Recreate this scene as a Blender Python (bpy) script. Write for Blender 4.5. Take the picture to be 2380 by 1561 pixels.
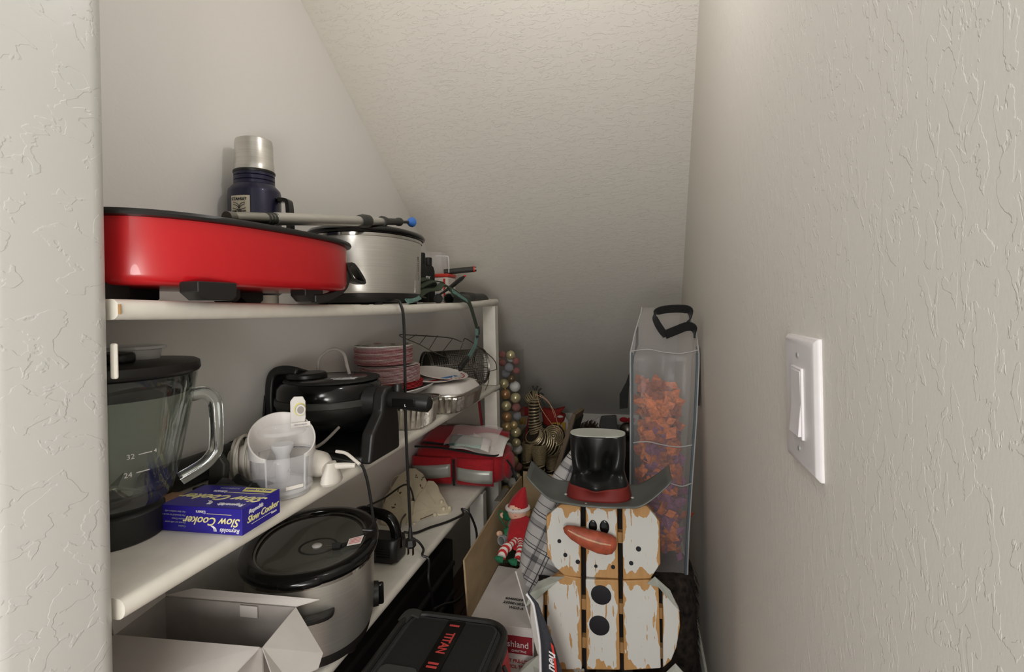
import bpy, bmesh, math, random
from mathutils import Vector, Matrix
R = random.Random(7)
for o in list(bpy.data.objects): bpy.data.objects.remove(o)
SC = bpy.context.scene; COL = SC.collection
PI = math.pi; H = 1.10            # eye height above the floor; all z below are relative to the eye
V = Vector
# ---------------- camera, world, lamps, exposure
cd = bpy.data.cameras.new('camera'); cam = bpy.data.objects.new('camera', cd); COL.objects.link(cam)
cd.sensor_width = 36; cd.lens = 18.0; cd.shift_y = -66.5/2380; cd.clip_start = .01
YAW = math.atan(290/1190); ROLL = .02
cam.matrix_world = Matrix.Translation((0, 0, H)) @ Matrix.Rotation(YAW, 4, 'Z') @ Matrix.Rotation(PI/2, 4, 'X') @ Matrix.Rotation(-ROLL, 4, 'Z')
SC.camera = cam
w = bpy.data.worlds.new('world'); SC.world = w; w.use_nodes = True
w.node_tree.nodes['Background'].inputs[0].default_value = (.95, 1.0, .98, 1)
w.node_tree.nodes['Background'].inputs[1].default_value = .6
def lamp(name, loc, power, size, color=(1, 1, 1), kind='POINT', rot=None):
    l = bpy.data.lights.new(name, kind); l.energy = power; l.color = color
    if kind == 'POINT': l.shadow_soft_size = size
    else: l.shape = 'DISK'; l.size = size
    o = bpy.data.objects.new(name, l); COL.objects.link(o); o.location = (loc[0], loc[1], loc[2]+H)
    if rot: o.rotation_euler = rot
    return o
lamp('closet_lamp', (-.12, .68, .60), 2.15, .022, (1, .975, .965))
lamp('low_fill_light', (0, -.55, -.25), 20, .16, (1, .98, .96))  # added low fill behind the camera, lifts the shade under the shelves
lamp('hall_fill_light', (-.1, -1.5, .6), 58, .30, (1, .985, .97))  # added soft fill from the unseen hall, evens out the falloff in depth
vs = SC.view_settings; vs.view_transform = 'Standard'; vs.look = 'None'; vs.exposure = .02; vs.gamma = 1; vs.use_curve_mapping = False

# ---------------- measuring: a direction seen from the eye, met with a real plane of the room
def ray(u, v):
    du, dv = u-1190, v-714; c, s = math.cos(ROLL), math.sin(ROLL); a = (c*du-s*dv)/1190; b = (s*du+c*dv)/1190
    return V((-math.sin(YAW)+a*math.cos(YAW), math.cos(YAW)+a*math.sin(YAW), -b))
def AX(u, v, x): r = ray(u, v); return r*(x/r.x)
def AY(u, v, y): r = ray(u, v); return r*(y/r.y)
def AZ(u, v, z): r = ray(u, v); return r*(z/r.z)

# ---------------- mesh helpers
class MB:
    def __init__(s): s.v = []; s.f = []
    def add(s, vs, fs):
        n = len(s.v); s.v += [tuple(p) for p in vs]; s.f += [tuple(i+n for i in f) for f in fs]; return s
    def box(s, c, d, rz=0, M=None):
        x, y, z = d[0]/2, d[1]/2, d[2]/2
        m = M or Matrix.Rotation(rz, 4, 'Z')
        vs = [V(c)+(m @ V((a*x, b*y, e*z))) for e in (-1, 1) for a, b in ((-1, -1), (1, -1), (1, 1), (-1, 1))]
        return s.add(vs, [(3, 2, 1, 0), (4, 5, 6, 7), (0, 1, 5, 4), (1, 2, 6, 5), (2, 3, 7, 6), (3, 0, 4, 7)])
    def loft(s, rings, caps=(True, True), close=True):
        n = len(rings[0]); vs = [p for r in rings for p in r]; fs = []
        for i in range(len(rings)-1):
            for j in range(n if close else n-1):
                k = (j+1) % n; fs.append((i*n+j, i*n+k, (i+1)*n+k, (i+1)*n+j))
        if caps[0]: fs.append(tuple(range(n-1, -1, -1)))
        if caps[1]: fs.append(tuple(range((len(rings)-1)*n, len(rings)*n)))
        return s.add(vs, fs)
    def lathe(s, prof, n=40, c=(0, 0, 0), sx=1, sy=1, p=2, caps=(True, True), rz=0):
        rings = []
        for r, z in prof:
            ring = []
            for j in range(n):
                t = 2*PI*j/n; ct, st = math.cos(t), math.sin(t)
                x = math.copysign(abs(ct)**(2/p), ct)*r*sx; y = math.copysign(abs(st)**(2/p), st)*r*sy
                ring.append(V((c[0]+x*math.cos(rz)-y*math.sin(rz), c[1]+x*math.sin(rz)+y*math.cos(rz), c[2]+z)))
            rings.append(ring)
        return s.loft(rings, caps)
    def oval(s, rows, n=48, c=(0, 0, 0), p=2.3, caps=(True, True), rz=0):   # rows of (half x, half y, z)
        rings = []
        for a, b, z in rows:
            ring = []
            for j in range(n):
                t = 2*PI*j/n; ct, st = math.cos(t), math.sin(t)
                x = math.copysign(abs(ct)**(2/p), ct)*a; y = math.copysign(abs(st)**(2/p), st)*b
                ring.append(V((c[0]+x*math.cos(rz)-y*math.sin(rz), c[1]+x*math.sin(rz)+y*math.cos(rz), c[2]+z)))
            rings.append(ring)
        return s.loft(rings, caps)
    def tube(s, pts, r, n=8, closed=False, flat=None, up=None):    # flat=(w,h): a band of that section
        pts = [V(p) for p in pts]; m = len(pts); rings = []
        prev = None
        for i, p in enumerate(pts):
            a = pts[(i-1) % m] if (closed or i) else p; b = pts[(i+1) % m] if (closed or i < m-1) else p
            t = (b-a).normalized() if (b-a).length > 1e-9 else V((0, 0, 1))
            if prev is None:
                u0 = V(up) if up else (V((0, 0, 1)) if abs(t.z) < .9 else V((1, 0, 0)))
            else: u0 = prev
            if up and prev is not None: u0 = V(up)
            x = (u0-t*u0.dot(t)); x = x.normalized() if x.length > 1e-6 else V((1, 0, 0)); y = t.cross(x); prev = x
            rr = r[i] if isinstance(r, (list, tuple)) else r
            if flat:
                fw, fh = flat
                rings.append([p+y*(sy*fw/2)+x*(sx*fh/2) for sx, sy in ((-1, -1), (-1, 1), (1, 1), (1, -1))])
            else: rings.append([p+x*(math.cos(2*PI*j/n)*rr)+y*(math.sin(2*PI*j/n)*rr) for j in range(n)])
        if closed: rings.append(rings[0]); return s.loft(rings, (False, False))
        return s.loft(rings)
    def prism(s, poly, d):                       # polygon of 3-D points pushed along d
        d = V(d); a = [V(p) for p in poly]; return s.loft([a, [p+d for p in a]])
    def grid(s, fn, nu, nv):
        vs = [fn(i/nu, j/nv) for j in range(nv+1) for i in range(nu+1)]
        return s.add(vs, [(j*(nu+1)+i, j*(nu+1)+i+1, (j+1)*(nu+1)+i+1, (j+1)*(nu+1)+i) for j in range(nv) for i in range(nu)])
    def ball(s, c, r, n=16, m=10, sq=(1, 1, 1)):
        rings = [[V(c)+V((math.sin(PI*i/m)*math.cos(2*PI*j/n)*r*sq[0], math.sin(PI*i/m)*math.sin(2*PI*j/n)*r*sq[1], -math.cos(PI*i/m)*r*sq[2])) for j in range(n)] for i in range(1, m)]
        return s.loft(rings)
    def mesh(s, name, smooth=True, angle=35):
        me = bpy.data.meshes.new(name); me.from_pydata(s.v, [], s.f)
        bm = bmesh.new(); bm.from_mesh(me); bmesh.ops.recalc_face_normals(bm, faces=bm.faces); bm.to_mesh(me); bm.free()
        if smooth:
            me.shade_smooth(); me.set_sharp_from_angle(angle=math.radians(angle))
        return me
    def obj(s, name, mat, parent=None, smooth=True, bevel=0, solid=0, sub=0, angle=35, label=None, seg=2, offset=0):
        return link(name, s.mesh(name, smooth, angle), mat, parent, bevel, solid, sub, label, seg, offset)
def link(name, me, mat, parent=None, bevel=0, solid=0, sub=0, label=None, seg=2, offset=0):
    o = bpy.data.objects.new(name, me); COL.objects.link(o)
    if mat is not None and not me.materials: me.materials.append(M[mat] if isinstance(mat, str) else mat)
    if parent is not None: o.parent = parent
    else: o.location.z = H
    if solid: md = o.modifiers.new('solid', 'SOLIDIFY'); md.thickness = solid; md.offset = offset
    if bevel:
        md = o.modifiers.new('bevel', 'BEVEL'); md.width = bevel; md.segments = seg; md.limit_method = 'ANGLE'; md.angle_limit = .6; md.harden_normals = False
    if sub: md = o.modifiers.new('sub', 'SUBSURF'); md.levels = sub; md.render_levels = sub
    if label: o['label'] = label
    return o
def tag(o, label, cat, group=None):
    o['label'] = label; o['category'] = cat
    if group: o['group'] = group
    return o
def thing(name, label, cat, loc=(0, 0, 0), rz=0, group=None):
    o = bpy.data.objects.new(name, None); COL.objects.link(o); o.empty_display_size = .03
    o.location = (loc[0], loc[1], loc[2]+H); o.rotation_euler.z = rz
    return tag(o, label, cat, group)
def struct(o): o['kind'] = 'structure'; return o
def smoothpath(pts, k=6):                         # Catmull-Rom
    pts = [V(p) for p in pts]; out = []
    for i in range(len(pts)-1):
        p0 = pts[max(i-1, 0)]; p1 = pts[i]; p2 = pts[i+1]; p3 = pts[min(i+2, len(pts)-1)]
        for j in range(k):
            t = j/k; out.append(.5*((2*p1)+(p2-p0)*t+(2*p0-5*p1+4*p2-p3)*t*t+(3*p1-p0-3*p2+p3)*t*t*t))
    out.append(pts[-1]); return out
def text(body, size, mat, parent, o, xd, yd, shear=0, name='lettering', align='CENTER', sx=1, bold=0, depth=.0003, spacing=1):
    c = bpy.data.curves.new('t', 'FONT'); c.body = body; c.size = size; c.shear = shear; c.align_x = align; c.align_y = 'CENTER'; c.offset = bold*size
    c.extrude = depth; c.resolution_u = 3; c.space_character = spacing
    t = bpy.data.objects.new('t', c); COL.objects.link(t)
    me = bpy.data.meshes.new_from_object(t.evaluated_get(bpy.context.evaluated_depsgraph_get())); me.name = name
    bpy.data.objects.remove(t); bpy.data.curves.remove(c)
    xd = V(xd).normalized(); yd = V(yd); yd = (yd-xd*yd.dot(xd)).normalized(); zd = xd.cross(yd)
    m = Matrix(((xd.x, yd.x, zd.x, 0), (xd.y, yd.y, zd.y, 0), (xd.z, yd.z, zd.z, 0), (0, 0, 0, 1))) @ Matrix.Diagonal((sx, 1, 1, 1))
    me.transform(Matrix.Translation(V(o)) @ m); me.materials.clear()
    return link(name, me, mat, parent)

# ---------------- materials
M = {}
def nt(name):
    m = bpy.data.materials.new(name); m.use_nodes = True; t = m.node_tree; b = t.nodes['Principled BSDF']; M[name] = m
    return t, b, (lambda k, **kw: node(t, k, **kw))
def node(t, kind, **kw):
    n = t.nodes.new('ShaderNode'+kind)
    for k, v in kw.items():
        if k in n.inputs: n.inputs[k].default_value = v
        else: setattr(n, k, v)
    return n
def rgb(h):
    f = lambda c: (c/12.92 if c <= .04045 else ((c+.055)/1.055)**2.4)
    return tuple(f(int(h[i:i+2], 16)/255) for i in (0, 2, 4))+(1,)
def mat(name, col, rough=.5, metal=0, bump=0, scale=60, var=0, coat=0, alpha=1, trans=0, ior=1.45, spec=.5, stretch=None, sheen=0, detail=4):
    t, b, N = nt(name); c = rgb(col) if isinstance(col, str) else tuple(col)+(1,)
    b.inputs['Base Color'].default_value = c; b.inputs['Roughness'].default_value = rough; b.inputs['Metallic'].default_value = metal
    b.inputs['Coat Weight'].default_value = coat; b.inputs['Alpha'].default_value = alpha; b.inputs['Transmission Weight'].default_value = trans
    b.inputs['IOR'].default_value = ior; b.inputs['Specular IOR Level'].default_value = spec; b.inputs['Sheen Weight'].default_value = sheen
    tc = N('TexCoord'); mp = N('Mapping'); t.links.new(tc.outputs['Object'], mp.inputs[0])
    if stretch: mp.inputs['Scale'].default_value = stretch
    nz = N('TexNoise'); nz.inputs['Scale'].default_value = scale; nz.inputs['Detail'].default_value = detail; t.links.new(mp.outputs[0], nz.inputs[0])
    if bump:
        bp = N('Bump'); bp.inputs['Strength'].default_value = bump; bp.inputs['Distance'].default_value = .002
        t.links.new(nz.outputs[0], bp.inputs['Height']); t.links.new(bp.outputs[0], b.inputs['Normal'])
    v = max(var, .03)
    mx = N('MixRGB', blend_type='MULTIPLY'); mx.inputs[0].default_value = 1; mx.inputs[1].default_value = c
    rp = N('ValToRGB'); rp.color_ramp.elements[0].color = (1-v*1.6,)*3+(1,); rp.color_ramp.elements[1].color = (1+v*.3,)*3+(1,)
    rp.color_ramp.elements[0].position = .3; rp.color_ramp.elements[1].position = .7
    t.links.new(nz.outputs[0], rp.inputs[0]); t.links.new(rp.outputs[0], mx.inputs[2]); t.links.new(mx.outputs[0], b.inputs['Base Color'])
    return M[name]
def wallmat(name, col, scale, strength, rough, dist=.0012, aniso=(1, 1, 1), lo=.50, hi=.535, col2=None):
    # trowelled knock-down plaster: raised flat patches with crisp, slightly ragged edges
    t, b, N = nt(name); tc = N('TexCoord'); mp = N('Mapping'); mp.inputs['Scale'].default_value = aniso
    t.links.new(tc.outputs['Object'], mp.inputs[0])
    a = N('TexNoise', Scale=scale, Detail=3, Distortion=.6); f = N('TexNoise', Scale=scale*5, Detail=4)
    g = N('TexNoise', Scale=2.2, Detail=3)
    for n in (a, f, g): t.links.new(mp.outputs[0], n.inputs[0])
    ad = N('Math', operation='MULTIPLY_ADD'); ad.inputs[1].default_value = .10; t.links.new(f.outputs[0], ad.inputs[0]); t.links.new(a.outputs[0], ad.inputs[2])
    r = N('ValToRGB'); r.color_ramp.interpolation = 'EASE'; r.color_ramp.elements[0].position = lo+.05; r.color_ramp.elements[1].position = hi+.05; t.links.new(ad.outputs[0], r.inputs[0])
    bp = N('Bump', Strength=strength, Distance=dist); t.links.new(r.outputs[0], bp.inputs['Height'])
    fb = N('Bump', Strength=.08, Distance=.001); t.links.new(f.outputs[0], fb.inputs['Height']); t.links.new(bp.outputs[0], fb.inputs['Normal'])
    t.links.new(fb.outputs[0], b.inputs['Normal'])
    mx = N('MixRGB'); mx.inputs[1].default_value = rgb(col); mx.inputs[2].default_value = rgb(col2 or col); t.links.new(g.outputs[0], mx.inputs[0])
    t.links.new(mx.outputs[0], b.inputs['Base Color']); b.inputs['Roughness'].default_value = rough
wallmat('plaster_right', 'ece7dd', 78, .34, .55, .0015, (1, 1, .5), .535, .555, 'e9e3d9')
wallmat('plaster_slope', 'eae5db', 95, .5, .6, .0016, (.42, 1, 1), .53, .55)
wallmat('plaster_left', 'ece9e5', 40, .10, .34, .001)
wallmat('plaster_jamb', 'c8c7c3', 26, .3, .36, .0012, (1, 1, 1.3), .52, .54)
mat('white_paint', 'e2ddd2', .42, bump=.06, scale=40, var=.03)
mat('shelf_paint', 'e6e1d6', .45, bump=.08, scale=30, var=.05)
mat('raw_wood', 'b08a5e', .7, bump=.2, scale=80, var=.2)
mat('switch_plastic', 'e9e3e2', .3)
mat('black_plastic', '1f1e1d', .38, bump=.03, scale=200)
mat('black_gloss', '0b0b0b', .14)
mat('black_matte', '1a1917', .75, bump=.2, scale=160, var=.1)
mat('black_fabric', '191918', .9, bump=.4, scale=300, var=.2, sheen=.1)
mat('dark_grey', '33332f', .55, bump=.1, scale=100)
mat('steel', 'd2cfc8', .34, .82, bump=.03, scale=14, var=.06, stretch=(1, 1, 40))
mat('steel_dark', 'a3a29b', .34, 1, bump=.03, scale=14, var=.08, stretch=(1, 1, 40))
mat('chrome', 'c4c2bd', .12, 1)
mat('wire_grey', '77746e', .3, 1)
mat('foil', 'e2ded6', .28, 1, bump=.5, scale=70, var=.1)
mat('foil_bottom', 'c4bfb4', .35, .85, bump=.35, scale=50, var=.1)
mat('galvanised', '6e716c', .45, .55, bump=.08, scale=20, var=.16)
mat('red_enamel', 'b8141c', .3, coat=.25, var=.03, scale=12)
mat('red_cloth', 'a8101d', .8, bump=.3, scale=120, var=.12, sheen=.15)
mat('red_plastic', 'd63b30', .4)
mat('navy', '23223c', .35, .35, bump=.05, scale=200, coat=.2)
mat('cream_label', 'cdc5b2', .5)
mat('blue_brush', '3f76c8', .5)
mat('blue_box', '2c2390', .34, var=.05, scale=8)
mat('ink_yellow', 'e8dfa0', .5)
mat('pale_yellow', 'dfd77c', .5)
mat('ink_white', 'e6e3e4', .5)
mat('ink_grey', '8f93a8', .5)
mat('ink_black', '16151a', .6)
mat('ink_red', 'b33338', .6)
mat('ink_titan', 'c0403c', .7)
mat('white_plastic', 'e0dcd8', .35, var=.03)
mat('white_foam', 'e0dad4', .7, bump=.05)
mat('white_card', 'd3cdc8', .75, var=.05, scale=20)
mat('grey_card', 'a9a29c', .85, var=.10, scale=18, bump=.05)
mat('brown_card', 'a8916f', .85, var=.10, scale=14, bump=.05, stretch=(1, 1, 3))
mat('glass', 'f2f7f5', .015, trans=1, ior=1.46)
def thin_clear(name, tint, gloss):
    t, b, N = nt(name); t.nodes.remove(b); tr = N('BsdfTransparent'); tr.inputs[0].default_value = rgb(tint); g = N('BsdfGlossy'); g.inputs['Roughness'].default_value = .03; lw = N('LayerWeight', Blend=.35); f = N('Math', operation='MULTIPLY'); f.inputs[1].default_value = gloss; t.links.new(lw.outputs['Facing'], f.inputs[0])
    mx = N('MixShader'); t.links.new(f.outputs[0], mx.inputs[0]); t.links.new(tr.outputs[0], mx.inputs[1]); t.links.new(g.outputs[0], mx.inputs[2]); t.links.new(mx.outputs[0], t.nodes['Material Output'].inputs[0])
thin_clear('thin_glass', 'f4f8f5', .55); thin_clear('thin_box', 'fafafa', .12)
mat('clear_plastic', 'e6e4e6', .12, alpha=.22, coat=.4)
mat('clear_edge', 'e8e8ea', .12, alpha=.5, coat=.4)
mat('film', 'e4dfdf', .2, alpha=.22, coat=.6, bump=.8, scale=60)
mat('lid_glass', '6a6a62', .05, alpha=.8, coat=.6)
mat('teal_strap', '6f938b', .8, bump=.3, scale=200, var=.35)
mat('olive_strap', '3c4536', .85, bump=.3, scale=200)
mat('pink_edge', 'e4b4b4', .85, bump=.3, scale=300, var=.25)
mat('pink_edge_dark', 'dc9c9d', .85, bump=.3, scale=300, var=.25)
mat('pink_pale', 'e8c4c3', .85, bump=.3, scale=300, var=.15)
mat('red_edge', 'cf3b40', .8, bump=.2, scale=300, var=.15)
mat('paper_white', 'e3ddd6', .7)
mat('leaf_green', '2c6a34', .7)
mat('holly_red', 'b52a2e', .7)
mat('paper_blue', '4f86c0', .6)
mat('cream_ceramic', 'd9cdb2', .5, var=.08, scale=30, bump=.05)
mat('ceramic_brown', '5a4836', .6)
mat('silver_band', 'a9aaa2', .35, .3, bump=.1, scale=40)
mat('pouch_film', 'd9c9c8', .22, alpha=.35, coat=.5, bump=.5, scale=50)
mat('dark_green_cloth', '1c6b48', .8, bump=.3, scale=200, var=.2)
mat('skin', 'e2b69c', .75)
mat('hair', 'b98a56', .85, bump=.3, scale=200)
mat('elf_white', 'dcd3cc', .85, bump=.4, scale=250, var=.1)
mat('garland', '2c3a22', .9, bump=.9, scale=160, var=.5)
mat('deer_wire', 'cbb995', .3, .55, bump=.5, scale=260, var=.3); mat('deer_core', '3a2f22', .6, .3, var=.2)
mat('bauble_gold', 'cbb27e', .3, .45); mat('bauble_champagne', 'd2c79c', .26, .45); mat('bauble_pink', 'c98884', .5, .3, bump=.8, scale=500, var=.2)
mat('bauble_silver', 'b6b6be', .4, .4, bump=.7, scale=500, var=.15); mat('bauble_white', 'dcdbd7', .5, .1, bump=.3, scale=300); mat('bauble_bronze', 'b88f66', .28, .45); mat('bauble_dark', '7d6a52', .25, .45)
mat('grey_cloth', '5a5a58', .9, bump=.4, scale=250, var=.15)
mat('yellow_felt', 'c79a35', .85, bump=.3, scale=200)
mat('red_felt', 'a02a22', .8, bump=.3, scale=120, var=.2)
mat('frame_wood', '7d6a55', .7, bump=.4, scale=40, var=.3, stretch=(1, 1, .15))
mat('carrot', 'b4573d', .55, bump=.2, scale=60, var=.25)
mat('carrot_light', 'dfae8c', .7, var=.2)
mat('hat_red', '75241e', .55, .1, var=.1, scale=40)
mat('hat_black', '222221', .33, .35, var=.1, scale=30, bump=.05)
mat('pale_metal', 'b6b8ae', .5, .1, var=.1, scale=20)
mat('tan_wood', 'b98d58', .7, bump=.25, scale=50, var=.25, stretch=(1, 1, .2))
mat('dark_recess', '17120d', .9)
mat('sheer', 'd2cbc8', .3, alpha=.19, coat=.25, bump=.8, scale=60)
mat('sheer_trim', 'b9b6b4', .6, alpha=.85)
mat('slate_trim', '5a666b', .75)
mat('garland_orange', 'e47a3c', .75, var=.35, scale=90, bump=.5); mat('garland_purple', '8c5078', .75, var=.3, scale=90, bump=.5); mat('garland_rust', 'a85030', .8, var=.35, scale=90, bump=.5)
mat('garland_mix', 'a04c2c', .8, bump=.8, scale=45, var=.5)
mat('fur_dark', '3a3028', .95, bump=1, scale=60, var=.6)
mat('bag_slate', '34363c', .8, bump=.2, scale=200, var=.15)
mat('wand', '262624', .42, bump=.04, scale=100)
mat('charger_white', 'dcd6cc', .4)
mat('pine', '4a3a2c', .8, bump=.3)
mat('maroon', '8a1f2a', .6)
mat('grey_shelf_leg', '9b9389', .5)
# floor boards: each board is geometry; this gives only the grain
t, b, N = nt('floor_wood'); tc = N('TexCoord'); mp = N('Mapping'); mp.inputs['Scale'].default_value = (1, .08, 1); t.links.new(tc.outputs['Object'], mp.inputs[0])
nz = N('TexNoise', Scale=60, Detail=5); t.links.new(mp.outputs[0], nz.inputs[0]); rp = N('ValToRGB'); rp.color_ramp.elements[0].color = rgb('3a2a20'); rp.color_ramp.elements[1].color = rgb('6b5141'); rp.color_ramp.elements[0].position = .3; rp.color_ramp.elements[1].position = .7
t.links.new(nz.outputs[0], rp.inputs[0]); t.links.new(rp.outputs[0], b.inputs['Base Color']); b.inputs['Roughness'].default_value = .4
# worn white paint over tan wood (wear follows the plank edges and random scratches)
def worn(name, white, wood, edge):
    t, b, N = nt(name); tc = N('TexCoord'); sp = N('SeparateXYZ'); t.links.new(tc.outputs['Generated'], sp.inputs[0])
    def absd(sock):
        s = N('Math', operation='SUBTRACT'); s.inputs[1].default_value = .5; t.links.new(sock, s.inputs[0]); a = N('Math', operation='ABSOLUTE'); t.links.new(s.outputs[0], a.inputs[0]); return a
    ax = absd(sp.outputs[0]); az = absd(sp.outputs[2]); mxm = N('Math', operation='MAXIMUM'); t.links.new(ax.outputs[0], mxm.inputs[0]); t.links.new(az.outputs[0], mxm.inputs[1])
    n1 = N('TexNoise', Scale=34, Detail=4); mp = N('Mapping'); mp.inputs['Scale'].default_value = (1, 1, .45); t.links.new(tc.outputs['Object'], mp.inputs[0]); t.links.new(mp.outputs[0], n1.inputs[0])
    e = N('Math', operation='MULTIPLY_ADD'); e.inputs[1].default_value = .66; t.links.new(n1.outputs[0], e.inputs[0]); t.links.new(mxm.outputs[0], e.inputs[2])
    g = N('Math', operation='GREATER_THAN'); g.inputs[1].default_value = edge; t.links.new(e.outputs[0], g.inputs[0])
    mp2 = N('Mapping'); mp2.inputs['Scale'].default_value = (1, 1, .12); t.links.new(tc.outputs['Object'], mp2.inputs[0])
    n2 = N('TexNoise', Scale=150, Detail=5); t.links.new(mp2.outputs[0], n2.inputs[0]); g2 = N('Math', operation='GREATER_THAN'); g2.inputs[1].default_value = .635; t.links.new(n2.outputs[0], g2.inputs[0])
    mm = N('Math', operation='MAXIMUM'); t.links.new(g.outputs[0], mm.inputs[0]); t.links.new(g2.outputs[0], mm.inputs[1])
    n3 = N('TexNoise', Scale=90, Detail=4); t.links.new(mp2.outputs[0], n3.inputs[0]); wr = N('ValToRGB'); wr.color_ramp.elements[0].color = rgb('a87a45'); wr.color_ramp.elements[1].color = rgb(wood); t.links.new(n3.outputs[0], wr.inputs[0])
    mx = N('MixRGB'); mx.inputs[1].default_value = rgb(white); t.links.new(mm.outputs[0], mx.inputs[0]); t.links.new(wr.outputs[0], mx.inputs[2]); t.links.new(mx.outputs[0], b.inputs['Base Color'])
    bp = N('Bump', Strength=.25, Distance=.001); t.links.new(n2.outputs[0], bp.inputs['Height']); t.links.new(bp.outputs[0], b.inputs['Normal']); b.inputs['Roughness'].default_value = .62
worn('worn_white', 'cfcdc6', 'c89c66', .752)
# plaid cloth in object coordinates
t, b, N = nt('plaid'); tc = N('TexCoord'); sp = N('SeparateXYZ'); t.links.new(tc.outputs['UV'], sp.inputs[0])
def stripes(sock, f, lo, hi):
    m = N('Math', operation='MULTIPLY'); m.inputs[1].default_value = f; t.links.new(sock, m.inputs[0]); fr = N('Math', operation='FRACT'); t.links.new(m.outputs[0], fr.inputs[0])
    a = N('Math', operation='GREATER_THAN'); a.inputs[1].default_value = lo; t.links.new(fr.outputs[0], a.inputs[0]); c = N('Math', operation='LESS_THAN'); c.inputs[1].default_value = hi; t.links.new(fr.outputs[0], c.inputs[0])
    k = N('Math', operation='MULTIPLY'); t.links.new(a.outputs[0], k.inputs[0]); t.links.new(c.outputs[0], k.inputs[1]); return k.outputs[0]
acc = None
for sock, f, lo, hi, wgt in ((sp.outputs[0], 3, .1, .3, .22), (sp.outputs[1], 3, .1, .3, .22), (sp.outputs[0], 3, .45, .48, .6), (sp.outputs[1], 3, .45, .48, .6), (sp.outputs[0], 3, .55, .575, .6), (sp.outputs[1], 3, .55, .575, .6), (sp.outputs[0], 3, .14, .16, .3), (sp.outputs[1], 3, .14, .16, .3), (sp.outputs[1], 3, .8, .82, .5)):
    s_ = stripes(sock, f, lo, hi); q = N('Math', operation='MULTIPLY_ADD'); q.inputs[1].default_value = wgt; t.links.new(s_, q.inputs[0])
    if acc: t.links.new(acc, q.inputs[2])
    acc = q.outputs[0]
mx = N('MixRGB'); mx.use_clamp = True; mx.inputs[1].default_value = rgb('e6e0da'); mx.inputs[2].default_value = rgb('3c3c40'); t.links.new(acc, mx.inputs[0]); t.links.new(mx.outputs[0], b.inputs['Base Color']); b.inputs['Roughness'].default_value = .9
# striped tights of the elf
t, b, N = nt('striped'); tc = N('TexCoord'); wv = N('TexWave', Scale=28); wv.bands_direction = 'Y'; t.links.new(tc.outputs['Object'], wv.inputs[0]); cr = N('ValToRGB'); cr.color_ramp.interpolation = 'CONSTANT'; cr.color_ramp.elements[0].color = rgb('ddd2ca'); cr.color_ramp.elements[1].color = rgb('b9262a'); cr.color_ramp.elements[1].position = .5
t.links.new(wv.outputs[0], cr.inputs[0]); t.links.new(cr.outputs[0], b.inputs['Base Color']); b.inputs['Roughness'].default_value = .85

# ---------------- the room
XL, XR, XS = -.75, .167, -.50
ZT, ZM, ZL, ZF = .013, -.283, -.583, -H
def slope_z(y): return .71*(2.075-y)
m = MB(); m.box((XL-.06, 1.70, .15), (.12, 2.66, 2.5)); o = struct(m.obj('wall_left', 'plaster_left', smooth=False)); o['label'] = 'smooth white left wall behind the shelves'
m = MB(); pr = [(XR, ZF), (XR, 0), (XR-.037*.65, .65), (XR-.037*1.5, 1.6), (XR+.14, 1.6), (XR+.14, ZF)]
m.loft([[V((x, -1.6, z)) for x, z in pr], [V((x, 3.05, z)) for x, z in pr]]); o = struct(m.obj('wall_right', 'plaster_right', angle=20)); o['label'] = 'textured cream right wall with a light switch'
m = MB(); y0, y1 = .05, 2.95
m.loft([[V((XL-.12, y0, slope_z(y0))), V((XR+.02, y0, slope_z(y0))), V((XR+.02, y0, slope_z(y0)+.1)), V((XL-.12, y0, slope_z(y0)+.1))],
        [V((XL-.12, y1, slope_z(y1))), V((XR+.02, y1, slope_z(y1))), V((XR+.02, y1+.08, slope_z(y1)+.06)), V((XL-.12, y1+.08, slope_z(y1)+.06))]])
o = struct(m.obj('ceiling', 'plaster_slope', smooth=False)); o['label'] = 'sloping textured underside of the stairs'
m = MB(); m.box((-.3, 2.985, -.83), (1.2, .09, .55)); o = struct(m.obj('wall_back', 'white_paint', smooth=False)); o['label'] = 'low white wall under the end of the slope'
# wall beside the doorway with rounded corners, and the header over the opening
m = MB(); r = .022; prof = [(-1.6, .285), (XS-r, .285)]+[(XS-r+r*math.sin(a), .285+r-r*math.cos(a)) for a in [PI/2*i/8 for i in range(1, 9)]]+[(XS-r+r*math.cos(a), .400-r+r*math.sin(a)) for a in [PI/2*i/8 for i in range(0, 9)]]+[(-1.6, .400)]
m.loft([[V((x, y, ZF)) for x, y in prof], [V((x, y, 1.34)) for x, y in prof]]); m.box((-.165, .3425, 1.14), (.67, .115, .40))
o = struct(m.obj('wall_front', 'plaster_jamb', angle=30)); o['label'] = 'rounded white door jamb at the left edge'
fl = bpy.data.objects.new('floor', MB().box((-.7, .75, ZF-.04), (2.0, 4.7, .05)).mesh('floor')); COL.objects.link(fl); fl.location.z = H; fl.data.materials.append(M['dark_recess']); fl['label'] = 'dark brown wooden floor'; struct(fl)
bd = MB().box((0, 0, 0), (.121, 2.34, .016)).mesh('floor_board', False); bd.materials.append(M['floor_wood'])
for i in range(8):
    for j in range(2):
        b_ = link('floor_board', bd, None, fl); b_.location = (-.70+.124*i, -.42+2.345*j+(.0 if i % 2 else .25), ZF-.008-.0005*(i % 3))
m = MB(); m.loft([[V((XR+.001, y, ZF)), V((XR-.012, y, ZF)), V((XR-.012, y, ZF+.085)), V((XR-.006, y, ZF+.10)), V((XR+.001, y, ZF+.10))] for y in (-1.5, 2.93)])
o = struct(m.obj('baseboard_right', 'white_paint', angle=20)); o['label'] = 'white baseboard along the right wall'

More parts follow.
